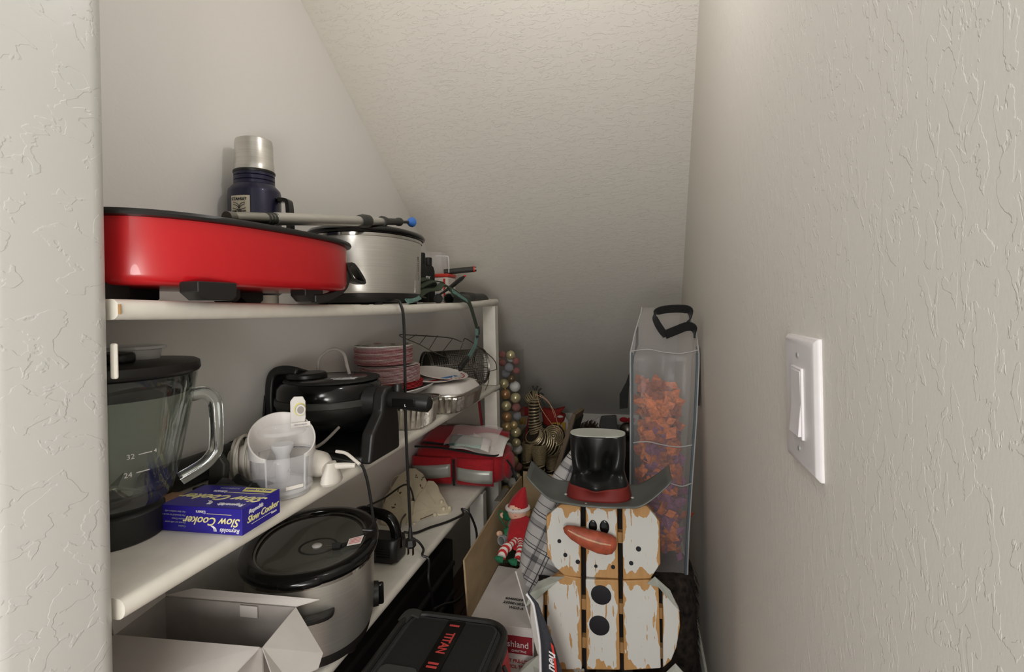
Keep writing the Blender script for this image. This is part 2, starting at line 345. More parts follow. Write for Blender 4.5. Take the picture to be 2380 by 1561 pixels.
# light switch on the right wall
sw = thing('light_switch', 'white rocker light switch plate on the right wall', 'light switch', (XR, .582, -.103))
m = MB(); hw, hh = .050, .0675
m.loft([[V((x, sy*(hw-i), sz*(hh-i))) for sy, sz in ((-1, -1), (1, -1), (1, 1), (-1, 1))] for x, i in ((.002, 0), (-.003, 0), (-.0065, .004), (-.0072, .010))])
m.obj('plate', 'switch_plastic', sw, bevel=.0012)
MB().box((-.0075, 0, 0), (.004, .036, .072)).obj('bezel', 'switch_plastic', sw, bevel=.001)
m = MB(); m.prism([(-.008, -.0155, -.033), (-.0125, -.0155, -.033), (-.0095, -.0155, 0), (-.0100, -.0155, .033), (-.008, -.0155, .033)], (0, .031, 0)); m.obj('rocker', 'switch_plastic', sw, bevel=.0006)
for sz in (-1, 1):
    m = MB(); m.loft([[V((x, rr*math.cos(a), sz*.048+rr*math.sin(a))) for a in [2*PI*k/14 for k in range(14)]] for x, rr in ((-.006, .0028), (-.0078, .0028), (-.0082, .0020))]); m.obj('screw', 'silver_band', sw)

# ---------------- shelving: three boards and an end post fixed together
def board(name, x0, x1, ya, yb, ztop, th, sag=0, n=24):
    rings = []
    for i in range(n+1):
        t = i/n; y = ya+(yb-ya)*t; dz = -sag*4*t*(1-t)*(1.25-.5*t)+(.016*max(0, (t-.0))**3 if sag else 0)
        sec = [(x0, 0), (x0, -th), (x1-th*.45, -th)]+[(x1-th*.45+th*.45*math.sin(a), -th/2-th/2*math.cos(a)) for a in [PI*k/8 for k in range(1, 8)]]+[(x1-th*.45, 0)]
        rings.append([V((x, y, ztop+dz+z)) for x, z in sec])
    return MB().loft(rings).obj('board', 'shelf_paint', name, angle=50)
st_ = thing('shelf', 'white top shelf board carrying the red skillet', 'shelf'); board(st_, XL, XS, .402, 1.842, .0165, .021, .0065)
MB().box((-.63, .4075, -.030), (.20, .011, .045)).obj('cleat', 'shelf_paint', st_, smooth=False, bevel=.002)
MB().box((-.5105, .4045, -.046), (.008, .004, .036)).obj('cleat', 'shelf_paint', st_, smooth=False, bevel=.002)
MB().box((-.5, .4026, .006), (.003, .0012, .010)).obj('chipped_end', 'raw_wood', st_)
st_ = thing('shelf', 'white middle shelf board carrying the blender and waffle maker', 'shelf'); board(st_, XL, XS, .402, 1.842, ZM, .021)
MB().box((XL+.008, 1.0, ZM-.04), (.016, 1.19, .036)).obj('cleat', 'shelf_paint', st_, smooth=False, bevel=.001)
st_ = thing('shelf', 'white low shelf board carrying the open carton and red bag', 'shelf'); board(st_, XL, XS, .402, 1.64, ZL, .021)
MB().box((XL+.008, 1.0, ZL-.04), (.016, 1.19, .036)).obj('cleat', 'shelf_paint', st_, smooth=False, bevel=.001)
tag(MB().box((-.524, 1.812, -.70), (.047, .042, .79)).obj('shelf_post', 'shelf_paint', None, smooth=False, bevel=.002), 'white wooden post under the far end of the middle shelf', 'post')
tag(MB().box((-.524, 1.812, -.138), (.047, .042, .288)).obj('shelf_post', 'shelf_paint', None, smooth=False, bevel=.002), 'short white post between the top and middle shelves', 'post')
tag(MB().box((-.524, 1.62, -.854), (.047, .036, .49)).obj('shelf_post', 'shelf_paint', None, smooth=False, bevel=.002), 'white post under the end of the low shelf', 'post')

# ======================= TOP SHELF =======================
def flatband(pts, w, h, k=6, up=(0, 0, 1)): return MB().tube(smoothpath(pts, k), 0, flat=(w, h), up=up)
# red electric skillet
SK = (-.5545, .614, ZT+.001)
sk = thing('electric_skillet', 'large red oval electric skillet with black rim on the top shelf', 'skillet', SK)
MB().oval([(.082, .178, .018), (.093, .190, .0188), (.0975, .1955, .0225), (.0992, .1976, .030), (.0995, .198, .075), (.0995, .198, .0905)], 72, p=2.5, rz=-.09).obj('body', 'red_enamel', sk, angle=50)
MB().oval([(.098, .196, .0905), (.105, .206, .0915), (.1065, .2075, .0945), (.105, .206, .098), (.095, .194, .0985), (.092, .19, .094), (.080, .174, .045), (.04, .10, .040)], 72, p=2.5, rz=-.09).obj('rim', 'black_plastic', sk, angle=50)
for fx, fy, ln in ((.074, -.120, .056), (.066, .073, .044), (-.06, .09, .05), (-.06, -.10, .05), (-.0, -.185, .04), (.02, -.04, .03)):
    m = MB(); l = ln/2
    m.prism([(fx-.014, fy-l, .022), (fx-.014, fy-l, .010), (fx-.014, fy-l+.012, .001), (fx-.014, fy+l-.007, .0008), (fx-.014, fy+l, .006), (fx-.014, fy+l, .022)], (.026, 0, 0)); m.obj('foot', 'black_plastic', sk, smooth=False, bevel=.001)
hb = lambda u, v: AX(u, v, -.478)-V(SK)
hp = [(728, 694), (766, 688), (796, 668), (806, 640), (806, 618)]
m = MB().tube(smoothpath([hb(*p) for p in hp], 5), 0, flat=(.012, .010), up=(-1, 0, 0)); m.obj('handle_arm', 'black_plastic', sk, smooth=False, bevel=.0015)
lp = [(800, 617), (816, 616), (840, 652), (835, 657), (815, 650), (808, 636)]
m = MB(); q = [hb(*p) for p in lp]; m.tube(smoothpath(q+[q[0]], 3)[:-1], 0, closed=True, flat=(.0058, .014), up=(1, 0, 0)); m.obj('handle', 'black_plastic', sk)

# vacuum flask
fx = V((-.70, .8295, ZT+.0005)); fl_ = thing('vacuum_flask', 'dark blue vacuum flask with steel cup lid standing behind the red skillet', 'flask', fx); fl_.scale = (1.06, 1.06, 1.06)
MB().lathe([(.034, 0), (.036, .001), (.036, .016), (.0365, .018)], 40).obj('base_ring', 'steel', fl_)
MB().lathe([(.0365, .017), (.0425, .021), (.0432, .03), (.0432, .199), (.042, .204), (.0345, .2125), (.0335, .214)], 48).obj('body', 'navy', fl_, angle=60)
MB().lathe([(.0335, .213), (.0335, .219), (.0322, .220), (.0335, .221), (.0335, .227), (.0322, .228), (.0335, .229), (.0335, .2335)], 40).obj('neck', 'navy', fl_, angle=30)
MB().lathe([(.034, .2335), (.0345, .2343), (.0345, .2375), (.0335, .2385)], 40).obj('gasket', 'black_plastic', fl_)
MB().lathe([(.033, .2385), (.0326, .252), (.0318, .253), (.0312, .286), (.0300, .2935), (.026, .2955), (.001, .2965)], 48).obj('cup', 'steel', fl_, angle=40)
an0 = math.atan2(-fx.y, -fx.x)            # towards the viewer
def cyl(c, r, ang, z): return V((math.cos(ang)*r, math.sin(ang)*r, z))
lab = MB().grid(lambda s, t: cyl(0, .0438, an0-.98+.80*s, .148+.040*t), 12, 6).obj('label_plate', 'cream_label', fl_)
ac = an0-.58; ex = V((-math.sin(ac), math.cos(ac), 0)); er = V((math.cos(ac), math.sin(ac), 0))
text('STANLEY', .0066, 'ink_black', lab, er*.0444+V((0, 0, 0.1815)), ex, (0, 0, 1), bold=.015)
text('BUILT FOR LIFE', .0036, 'ink_black', lab, er*.0446+V((0, 0, 0.1605)), ex, (0, 0, 1), bold=.03)
for s in (-1, 1):
    for k in range(2): MB().tube(smoothpath([er*.0445+ex*(s*.0105)+V((0, 0, 0.1755-.003*k)), er*.0447+ex*(s*.004)+V((0, 0, 0.1740-.004*k)), er*.0447+ex*(-s*.002)+V((0, 0, 0.1670-.002*k))], 4), .0005, 5).obj('emblem_line', 'ink_black', lab)
MB().tube(smoothpath([er*.0445+ex*(-.0115)+V((0, 0, 0.1660)), er*.0447+V((0, 0, 0.1630)), er*.0445+ex*.0115+V((0, 0, 0.1660))], 4), .0006, 5).obj('emblem_line', 'ink_black', lab)
ah = an0+1.02; eh = V((math.cos(ah), math.sin(ah), 0))
MB().tube(smoothpath([eh*.040+V((0, 0, .186)), eh*.058+V((0, 0, .185)), eh*.064+V((0, 0, .177)), eh*.0655+V((0, 0, .13)), eh*.062+V((0, 0, .095)), eh*.041+V((0, 0, .09))], 5), 0, flat=(.017, .007), up=tuple(eh)).obj('handle', 'black_gloss', fl_, bevel=.0015)

# telescopic brush lying across the skillet and the slow cooker
A = V((-.53, .575, .1275)); B = V((-.535, 1.17, .2150))
tb = thing('telescopic_brush', 'telescopic grey brush pole with blue tip lying across the pots', 'brush', A)
D = B-A
def seg(a, b, r, n=14): return MB().tube([D*a, D*b], r, n)
seg(0, .02, .0085).obj('end_cap', 'wire_grey', tb)
MB().tube([D*.0, D*.06, D*.16], [.0075, .0085, .0085], 12).obj('grip', 'steel_dark', tb)
for k in range(4): seg(.125+.012*k, .131+.012*k, .0092).obj('grip_ring', 'dark_grey', tb)
seg(.16, .585, .0098).obj('outer_tube', 'steel', tb)
MB().tube([D*.575, D*.60, D*.635, D*.64], [.0115, .0135, .0128, .011], 14).obj('clamp', 'dark_grey', tb)
seg(.63, .745, .0082).obj('inner_tube', 'steel', tb)
MB().tube([D*.735, D*.75, D*.78, D*.86, D*.87, D*.885, D*.89], [.0115, .0115, .0075, .0075, .0098, .0098, .006], 12).obj('head_socket', 'dark_grey', tb)
seg(.885, .975, .0035).obj('stem', 'black_plastic', tb)
MB().tube([D*.96, D*.985, D*1.0], [.003, .010, .0125], 10).obj('brush_tip', 'blue_brush', tb)

# steel slow cooker on the top shelf
def slow_cooker(name, label, loc, rz, a, b, h, lid=True):
    t = thing(name, label, 'slow cooker', loc, rz)
    MB().oval([(a*.86, b*.86, .004), (a*.9, b*.9, .006), (a*.935, b*.935, .022), (a*.93, b*.93, .026)], 64, p=2.25).obj('base', 'black_plastic', t)
    for sx in (-1, 1):
        for sy in (-1, 1): MB().lathe([(.010, 0), (.011, .005)], 12, (sx*a*.6, sy*b*.6, 0)).obj('foot', 'black_plastic', t)
    MB().oval([(a*.945, b*.945, .025), (a*.955, b*.955, .03), (a*.985, b*.985, h-.012), (a*.985, b*.985, h-.008)], 72, p=2.25).obj('housing', 'steel', t, angle=50)
    MB().oval([(a*.985, b*.985, h-.009), (a*1.0, b*1.0, h-.008), (a*1.0, b*1.0, h-.002), (a*.98, b*.98, h)], 72, p=2.25).obj('collar', 'chrome', t)
    return t
sc = slow_cooker('slow_cooker', 'oval steel slow cooker with black lid on the top shelf', (-.615, 1.105, ZT-.001), 0, .112, .150, .155)
MB().oval([(.113, .151, .154), (.119, .158, .156), (.121, .160, .161), (.117, .155, .167), (.10, .138, .172), (.05, .07, .176), (.002, .002, .177)], 64, p=2.2).obj('lid', 'black_gloss', sc, angle=60)
MB().oval([(.028, .05, .1755), (.03, .052, .178), (.027, .048, .184)], 32).obj('lid_handle', 'black_plastic', sc)
MB().box((.107, .018, .085), (.0012, .0022, .115)).obj('seam', 'steel_dark', sc)
text('MULTI CROCK SIZE', .0065, 'dark_grey', sc, (.1085, .034, .085), (0, 0, 1), (0, -1, 0))
# its cord hangs over the shelf edge
C0 = V((-.615, 1.105, ZT))
cp = [(-.545, 1.04, .018), (-.505, 1.012, .020), (-.488, 1.003, .010), (-.481, 1.002, -.04), (-.481, 1.001, -.25), (-.478, 1.003, -.40), (-.477, 1.004, -.470)]
MB().tube(smoothpath([V(p)-V((-.615, 1.105, ZT-.001)) for p in cp], 6), .0032, 8).obj('cord', 'black_plastic', sc)
pl = MB().tube([V((-.477, 1.004, z))-V((-.615, 1.105, ZT-.001)) for z in (-.462, -.485, -.488, -.500, -.505)], [.0035, .0055, .011, .013, .009], 8).obj('plug', 'black_plastic', sc)
for s in (-1, 1): MB().box(V((-.477+s*.0055, 1.004, -.513))-V((-.615, 1.105, ZT-.001)), (.0015, .006, .016)).obj('prong', 'chrome', pl)

# clutter at the far end of the top shelf
zs = .020
bt = thing('spray_bottle', 'slim black bottle with tapered cap beside the steel slow cooker', 'bottle', (-.615, 1.455, zs))
MB().lathe([(.018, 0), (.0195, .004), (.0195, .095), (.016, .108), (.010, .113)], 24).obj('body', 'black_matte', bt)
MB().lathe([(.010, .112), (.012, .113), (.0125, .135), (.009, .137)], 20).obj('cap', 'black_plastic', bt)
bt = thing('black_tube', 'black tube with white lettering partly hidden behind the top slow cooker', 'tube', (-.60, 1.37, zs))
MB().lathe([(.018, 0), (.020, .004), (.020, .09), (.012, .11)], 24).obj('body', 'black_matte', bt)
MB().lathe([(.011, .11), (.012, .112), (.012, .14), (.010, .142)], 20).obj('cap', 'black_plastic', bt)
text('EX', .016, 'ink_white', bt, (.0212, -.002, .068), (.3, .95, 0), (0, 0, 1), bold=.03)
ct = thing('clear_jar', 'clear plastic jar with a red band and printed label on the top shelf', 'jar', (-.635, 1.60, zs))
MB().box((0, 0, .0425), (.085, .075, .083)).obj('label_wrap', 'paper_white', ct, bevel=.008, seg=3)
MB().box((0, 0, .0885), (.089, .079, .011)).obj('red_band', 'red_plastic', ct, bevel=.004)
MB().box((-.012, 0, .130), (.060, .058, .074)).obj('clear_cup', 'clear_plastic', ct, bevel=.006)
MB().tube(smoothpath([(.0, -.032, .152), (.038, -.032, .150), (.044, -.032, .138), (.044, -.032, .096)], 5), .0022, 6).obj('clear_handle', 'clear_edge', ct)
MB().box((.030, -.0385, .04), (.006, .002, .075)).obj('red_stripe', 'red_plastic', ct)
for k in range(5): MB().box((-.004, -.0385, .018+.011*k), (.05-.008*(k % 2), .0014, .0022)).obj('print_line', 'ink_grey', ct)
tc_ = thing('torch', 'small dark torch with a red ring resting on the clear jar', 'torch', (-.60, 1.62, zs+.108))
a0 = V((-.02, -.02, -.0065)); a1 = V((.075, .03, .0035))
MB().tube([a0, a1*.9], .0095, 14).obj('barrel', 'dark_grey', tc_)
MB().tube([a1*.89, a1*.95], .0102, 14).obj('ring', 'red_plastic', tc_)
MB().tube([a1*.94, a1*1.02], .0085, 14).obj('tip', 'wire_grey', tc_)
sp = thing('paint_brush', 'black handled brush leaning on the tangled strap', 'brush', (-.575, 1.40, zs+.012))
MB().tube([V((0, 0, 0)), V((.012, .045, .018)), V((.026, .085, .038)), V((.040, .125, .060)), V((.045, .140, .068))], [.003, .0035, .0065, .0072, .004], 10).obj('handle', 'black_gloss', sp)
MB().tube([V((.0445, .139, .0676)), V((.047, .145, .071))], .0042, 8).obj('end_dot', 'red_plastic', sp)
# black vacuum tubes
for i, (x, y, yl, xa, r, lb) in enumerate(((-.524, 1.305, .165, -.01, .0165, 'short black vacuum tube with open end at the shelf front'), (-.535, 1.53, .26, .0, .0175, 'longer black vacuum tube with slanted end near the end post'))):
    tv = thing('vacuum_tube', lb, 'tube', (x, y, zs+r-.003+(.0 if i else -.006)))
    if i == 0:
        n = 24; rings = []
        for rr, yy in ((r, 0), (r, yl), (r*.82, yl), (r*.82, .002), (r, 0)): rings.append([V((rr*math.cos(2*PI*k/n)+xa*yy, yy, rr*math.sin(2*PI*k/n))) for k in range(n)])
        MB().loft(rings, (False, False)).obj('tube_body', 'wand', tv)
        MB().lathe([(r*.8, -.001), (r*.8, .001)], 20).obj('inside', 'black_matte', tv).rotation_euler.x = PI/2
        tv.children[-1].location.y = .08
    else:
        MB().tube([V((0, 0, 0)), V((0, yl*.35, 0))], r, 20).obj('sleeve', 'dark_grey', tv)
        m = MB(); n = 20; m.loft([[V((r*.95*math.cos(2*PI*k/n), yl*.35, r*.95*math.sin(2*PI*k/n))) for k in range(n)], [V((r*.95*math.cos(2*PI*k/n), yl*(.92-.10*math.sin(2*PI*k/n)), r*.95*math.sin(2*PI*k/n))) for k in range(n)]]); m.obj('nozzle', 'wand', tv)
# teal and olive strap, tangled on the shelf and hanging over the edge
st = thing('pet_harness', 'teal and olive webbing harness tangled on the top shelf and hanging down', 'harness', (-.55, 1.38, zs))
S0 = V((-.55, 1.38, zs)); P_ = lambda u, v, x: AX(u, v, x)-S0
MB().tube(smoothpath([P_(972, 652, -.575), P_(995, 648, -.57), P_(1012, 662, -.565), P_(995, 672, -.56), P_(968, 684, -.555), P_(985, 690, -.545)], 6), 0, flat=(.020, .003), up=(.3, 0, 1)).obj('strap_loop', 'olive_strap', st)
MB().tube(smoothpath([P_(968, 692, -.55), P_(990, 675, -.545), P_(1015, 672, -.54), P_(1030, 660, -.53), P_(1046, 672, -.52), P_(1056, 690, -.508)], 6), 0, flat=(.018, .003), up=(.4, 0, 1)).obj('strap_loop', 'olive_strap', st)
MB().tube(smoothpath([P_(945, 700, -.51), P_(960, 696, -.512), P_(975, 690, -.515)], 5), 0, flat=(.014, .003), up=(.8, 0, .6)).obj('strap_end', 'teal_strap', st)
MB().tube(smoothpath([P_(975, 668, -.56), P_(1000, 655, -.555), P_(1025, 655, -.55), P_(1036, 668, -.54)], 6), 0, flat=(.016, .003), up=(.2, 0, 1)).obj('strap_loop', 'olive_strap', st)
MB().tube(smoothpath([P_(1040, 668, -.53), P_(1056, 678, -.512), P_(1075, 693, -.498), P_(1090, 703, -.489), P_(1101, 735, -.486), P_(1108, 760, -.486)], 6), 0, flat=(.017, .0025), up=(1, -.25, .15)).obj('strap_hanging', 'olive_strap', st)
MB().tube(smoothpath([P_(1052, 676, -.505), P_(1070, 688, -.494), P_(1086, 699, -.487)], 6), 0, flat=(.012, .0028), up=(.9, 0, .5)).obj('strap_trim', 'teal_strap', st)
MB().box(P_(1111, 768, -.484), (.006, .022, .026)).obj('slider_buckle', 'black_plastic', st, bevel=.002)
MB().tube(smoothpath([P_(1109, 764, -.482), P_(1108, 780, -.482), P_(1105, 800, -.482), P_(1096, 818, -.482), P_(1085, 835, -.482)], 6), 0, flat=(.013, .0025), up=(1, -.3, 0)).obj('strap_tail', 'teal_strap', st)
MB().box(P_(1109, 782, -.481), (.006, .018, .007)).obj('keeper', 'black_plastic', st, bevel=.001)
MB().tube([P_(1088, 832, -.482), P_(1080, 840, -.482), P_(1068, 857, -.482)], 0, flat=(.018, .010), up=(1, 0, 0)).obj('clip_buckle', 'black_plastic', st, bevel=.003)

# ======================= MIDDLE SHELF =======================
# glass blender jar
bc = V((-.66, .515, ZM)); bj = thing('blender_jar', 'glass blender jar with black lid beside the door jamb', 'blender', bc)
MB().lathe([(.056, 0), (.058, .002), (.058, .034), (.055, .038), (.050, .040)], 48).obj('base_collar', 'black_plastic', bj)
outer = [(.050, .036), (.060, .044), (.068, .055), (.074, .075), (.086, .135), (.095, .185), (.0985, .205)]
inner = [(.0955, .2045), (.0915, .185), (.0825, .135), (.070, .077), (.060, .058), (.030, .050), (.001, .049)]
MB().lathe(outer+inner, 64, caps=(True, True)).obj('glass_jar', 'thin_glass', bj, angle=70)
nd = V((.72, .694, 0)); hpath = [(.090, .172), (.105, .173), (.115, .164), (.118, .148), (.118, .100), (.114, .087), (.102, .074), (.076, .060)]
MB().tube(smoothpath([nd*r+V((0, 0, z)) for r, z in hpath], 6), .0092, 14).obj('handle', 'glass', bj)
MB().lathe([(.022, .042), (.024, .050), (.012, .056), (.008, .062)], 20).obj('blade_hub', 'chrome', bj)
for k in range(4):
    a = k*PI/2+.5; d_ = V((math.cos(a), math.sin(a), 0)); p_ = V((-math.sin(a), math.cos(a), 0))
    MB().prism([d_*.006+p_*.005+V((0, 0, .060)), d_*.036+V((0, 0, .070 if k % 2 else .054)), d_*.006-p_*.005+V((0, 0, .060))], (0, 0, .0012)).obj('blade', 'chrome', bj, smooth=False)
lid = MB().lathe([(.088, .180), (.0905, .183), (.0925, .204), (.100, .2075), (.102, .211), (.101, .220), (.097, .2225), (.02, .2245)], 56).obj('lid', 'black_plastic', bj, angle=50)
MB().prism([V((x_, y_, .223)) for x_, y_ in ((-.05, -.06), (.036, -.038), (.052, -.022), (.052, -.006), (.03, .012), (-.05, .01))], (0, 0, .013)).obj('lid_tab', 'black_plastic', lid, bevel=.004, seg=3)
MB().lathe([(.026, .222), (.028, .236), (.034, .2375), (.034, .241), (.026, .2425)], 30, (.004, .036, 0)).obj('measuring_cap', 'clear_edge', bj)
av = math.atan2(-bc.y, -bc.x)
for txt, zz, da in (('32', .116, .22), ('24', .094, .20)):
    a = av+da; er = V((math.cos(a), math.sin(a), 0)); ex = V((-math.sin(a), math.cos(a), 0)); r_ = .0745+(zz-.075)*.2+.0035
    text(txt, .0085, 'ink_white', bj, er*(r_+.0005)+V((0, 0, zz)), ex, (0, 0, 1))
    MB().tube([er*(r_+.0002)+ex*.008+V((0, 0, zz+.001)), er*(r_-.0012)+ex*.022+V((0, 0, zz+.0015))], .0006, 5).obj('scale_mark', 'ink_white', bj)
text('4', .006, 'ink_white', bj, er*(r_+.0035)+ex*.027+V((0, 0, .118)), ex, (0, 0, 1))

# slow cooker liner box
lb = thing('liner_box', 'blue carton of slow cooker liners lying upside down beside the blender', 'box', (-.4915, .5485, ZM), .05)
L, W, T = .122, .076, .0335
MB().box((-L/2, W/2, T/2), (L, W, T)).obj('carton', 'blue_box', lb, smooth=False, bevel=.0008)
e = .0004
text('Reynolds', .0078, 'ink_white', lb, (-.0175, -e, .0055), (-1, 0, 0), (0, 0, -1), shear=.25, bold=.012)
text('Slow Cooker', .0148, 'ink_yellow', lb, (-.043, -e, .0165), (-1, 0, 0), (0, 0, -1), shear=.45, sx=1.03, bold=.014)
text('Liners', .0058, 'ink_white', lb, (-.060, -e, .0275), (-1, 0, 0), (0, 0, -1), bold=.01)
MB().box((-.033, -e, .0257), (.036, .0005, .0005)).obj('printed_line', 'ink_yellow', lb)
for k, s in enumerate(('Caution', 'Do not use with cover', 'Roaster Ovens', 'Not intended for use in a', 'For slow cookers only')):
    text(s, .0034, 'ink_grey', lb, (-.083, -e, .0075+.0047*k), (-1, 0, 0), (0, 0, -1), align='LEFT')
for k in range(3): MB().tube(smoothpath([(-.0405+.0016*k, -e, .0035), (-.0415+.0016*k, -e, .0075), (-.0455+.0014*k, -e, .0105)], 4), .0005, 4).obj('swoosh', 'ink_white', lb)
zt = T+e
text('Reynolds', .0105, 'ink_white', lb, (-.026, .013, zt), (-1, 0, 0), (0, -1, 0), shear=.25, bold=.012)
text('Slow Cooker', .0235, 'ink_yellow', lb, (-.055, .034, zt), (-1, 0, 0), (0, -1, 0), shear=.45, bold=.014)
text('Liners', .0085, 'ink_white', lb, (-.078, .0545, zt), (-1, 0, 0), (0, -1, 0), bold=.01)
MB().box((-.037, .0525, zt), (.06, .0006, .0004)).obj('printed_line', 'ink_yellow', lb)
MB().prism([(-.001, .058, zt), (-.001, .072, zt), (-.050, .072, zt), (-.046, .058, zt)], (0, 0, .0004)).obj('yellow_flash', 'pale_yellow', lb, smooth=False)
text('FITS 3 TO 6 QUART', .0045, 'blue_box', lb, (-.025, .065, zt+.0006), (-1, 0, 0), (0, -1, 0), bold=.01)
text('4 LINERS EACH', .0045, 'ink_grey', lb, (-.072, .067, zt), (-1, 0, 0), (0, -1, 0))
for k in range(3): MB().tube(smoothpath([(-.060+.002*k, .010, zt), (-.061+.002*k, .016, zt), (-.067+.002*k, .021, zt)], 4), .0006, 4).obj('swoosh', 'ink_white', lb)
text('Reynolds', .0075, 'ink_white', lb, (e, .026, .0255), (0, 1, 0), (0, 0, 1), shear=.3, bold=.012)
text('Slow Cooker', .0116, 'ink_yellow', lb, (e, .040, .0155), (0, 1, 0), (0, 0, 1), shear=.35, bold=.014)
text('Liners', .0045, 'ink_white', lb, (e, .062, .0072), (0, 1, 0), (0, 0, 1), bold=.01)
MB().box((e, .037, .0085), (.0005, .04, .0005)).obj('printed_line', 'ink_white', lb)

# clear water tank with white band and flap
wt0 = V((-.545, .695, ZM)); wt = thing('water_tank', 'clear plastic water tank with white band and raised flap on the middle shelf', 'water tank', wt0); wt.scale = (.86, .86, 1)
fa = math.atan2(-wt0.y, -wt0.x)+.10
def wall(a): return V((math.cos(a), math.sin(a), 0))
def arc(r, z0f, z1f, a0, a1, n=40): return MB().grid(lambda s, t: wall(a0+(a1-a0)*s)*r(t)+V((0, 0, z0f(s)*(1-t)+z1f(s)*t)), n, 6)
arc(lambda t: .050+.004*t, lambda s: .014, lambda s: .064, 0, 2*PI, 56).obj('tank', 'clear_plastic', wt, solid=.002)
MB().lathe([(.038, 0), (.046, .001), (.048, .008), (.050, .014), (.047, .016), (.03, .017)], 48).obj('tank_base', 'clear_edge', wt)
MB().lathe([(.0505, .0), (.0515, .0015), (.0515, .004), (.0505, .006)], 48, (0, 0, .008), caps=(False, False)).obj('base_rib', 'clear_edge', wt)
gap = .62
arc(lambda t: .0545+.001*t, lambda s: .060, lambda s: .066+.052*(.5-.5*math.cos(2*PI*min(max(s*1.0, 0), 1)))**.75, fa+gap, fa+2*PI-gap, 56).obj('white_band', 'white_plastic', wt, solid=.003, bevel=.0008)
for s_ in (-1, 1): MB().tube([wall(fa+s_*gap)*.0525+V((0, 0, .012)), wall(fa+s_*gap)*.055+V((0, 0, .066))], .0018, 6).obj('tank_edge', 'clear_edge', wt)
MB().lathe([(.0445, .094), (.046, .0955), (.046, .099), (.0445, .100)], 40, sx=.9, sy=.9).obj('inner_shelf', 'clear_plastic', wt)
MB().lathe([(.012, .016), (.013, .06), (.020, .072), (.020, .076)], 24).obj('inner_funnel', 'clear_edge', wt)
bk = wall(fa+2.3); rt = V((-bk.y, bk.x, 0))
fc = bk*.040+V((0, 0, .098)); vwd = wall(fa)
fp = [(-.012, 0), (.012, 0), (.0145, .012), (.0145, .038), (.010, .046), (-.006, .047), (-.0125, .040), (-.0125, .02)]
rv = V((-vwd.y, vwd.x, 0)); flp = MB(); flp.prism([fc+rv*a+V((0, 0, b)) for a, b in fp], vwd*.004); fo = flp.obj('flap', 'white_plastic', wt, bevel=.0015)
pc = fc+rv*.004+V((0, 0, .026))+vwd*.004
for nm, ra, rb, l0, l1, mt in (('port_seal', .0105, .0105, 0, .002, 'pale_yellow'), ('port', .009, .0085, .001, .010, 'white_plastic'), ('port_hole', .006, .006, .0095, .0104, 'grey_card')):
    MB().loft([[pc+vwd*l_+rv*(r_*math.cos(2*PI*k/20))+V((0, 0, r_*math.sin(2*PI*k/20))) for k in range(20)] for l_, r_ in ((l0, ra), (l1, rb))]).obj(nm, mt, fo)
MB().box(fc+V((0, 0, .002))+vwd*.010+rv*.004, (.034, .0015, .007), math.atan2(rv.y, rv.x)).obj('caution_strip', 'paper_white', wt)
text('PRESS TO UNLOCK', .0026, 'ink_grey', wt, fc+V((0, 0, .002))+vwd*.0112+rv*.004, rv, (0, 0, 1))
tr = [wall(fa+.08)*.0552+V((0, 0, .046))+rv*(.0035*math.cos(q))+V((0, 0, .0035*math.sin(q))) for q in (PI/2, PI/2+2.094, PI/2+4.189)]
MB().tube(tr, .0005, 5, closed=True).obj('warning_mark', 'ink_white', wt)
MB().box(wall(fa+.25)*.0535+V((0, 0, .019)), (.030, .0012, .005), fa+.25+PI/2).obj('label_strip', 'paper_white', wt)
# white drier-like hand piece and short cable behind the tank
hp_ = thing('cream_hand_tool', 'cream plastic hand tool with thin nozzle lying behind the clear tank', 'tool', (-.500, .752, ZM))
MB().tube([(-.10, .03, .026), (-.06, .018, .027), (-.02, .006, .026), (-.004, .001, .022)], [.018, .022, .021, .012], 18).obj('body', 'charger_white', hp_)
MB().lathe([(.021, 0), (.024, .004), (.022, .012), (.012, .030), (.010, .034)], 24, (.006, -.004, 0), sx=.6).obj('foot_disc', 'charger_white', hp_)
MB().tube([(.006, -.002, .027), (.030, .002, .028), (.044, .006, .0275)], [.0055, .005, .0042], 12).obj('nozzle', 'charger_white', hp_)
MB().tube(smoothpath([(.0, .02, .045), (.02, .018, .043), (.040, .012, .034), (.050, .010, .0285)], 5), .0028, 8).obj('cable', 'charger_white', hp_)
# white coiled cord
cc = thing('coiled_cord', 'white charger with its cord coiled around it behind the water tank', 'cord', (-.640, .735, ZM))
MB().tube([(-.028, -.012, .036), (-.008, -.004, .037), (.02, .008, .036), (.032, .012, .034)], [.016, .024, .024, .018], 20).obj('charger', 'charger_white', cc)
dirn = V((.92, .38, 0)); sd = V((-.38, .92, 0))
for k in range(8):
    off = -.022+.0058*k; tl = R.uniform(-.32, .32); pts = []
    for q in range(28):
        a = 2*PI*q/28; rr = .031+.003*(k % 3); pts.append(V((0, 0, .0375))+dirn*(off+tl*.028*math.cos(a))+sd*(rr*math.cos(a))+V((0, 0, rr*1.02*math.sin(a))))
    MB().tube(pts, .0026, 7, closed=True).obj('cord_turn', 'charger_white', cc)
# long black vacuum wand along the wall
vw = thing('vacuum_wand', 'long black vacuum wand lying along the back of the middle shelf', 'vacuum wand', (-.722, .66, ZM+.0235))
MB().tube([(0, -.04, 0), (0, .135, 0)], .0235, 20).obj('lower_tube', 'wand', vw)
MB().tube([(0, .128, 0), (0, .145, 0), (0, .172, 0)], [.0245, .0258, .0245], 20).obj('joint', 'black_matte', vw)
MB().tube([(0, .168, 0), (0, .222, 0)], .0225, 20).obj('upper_tube', 'wand', vw)
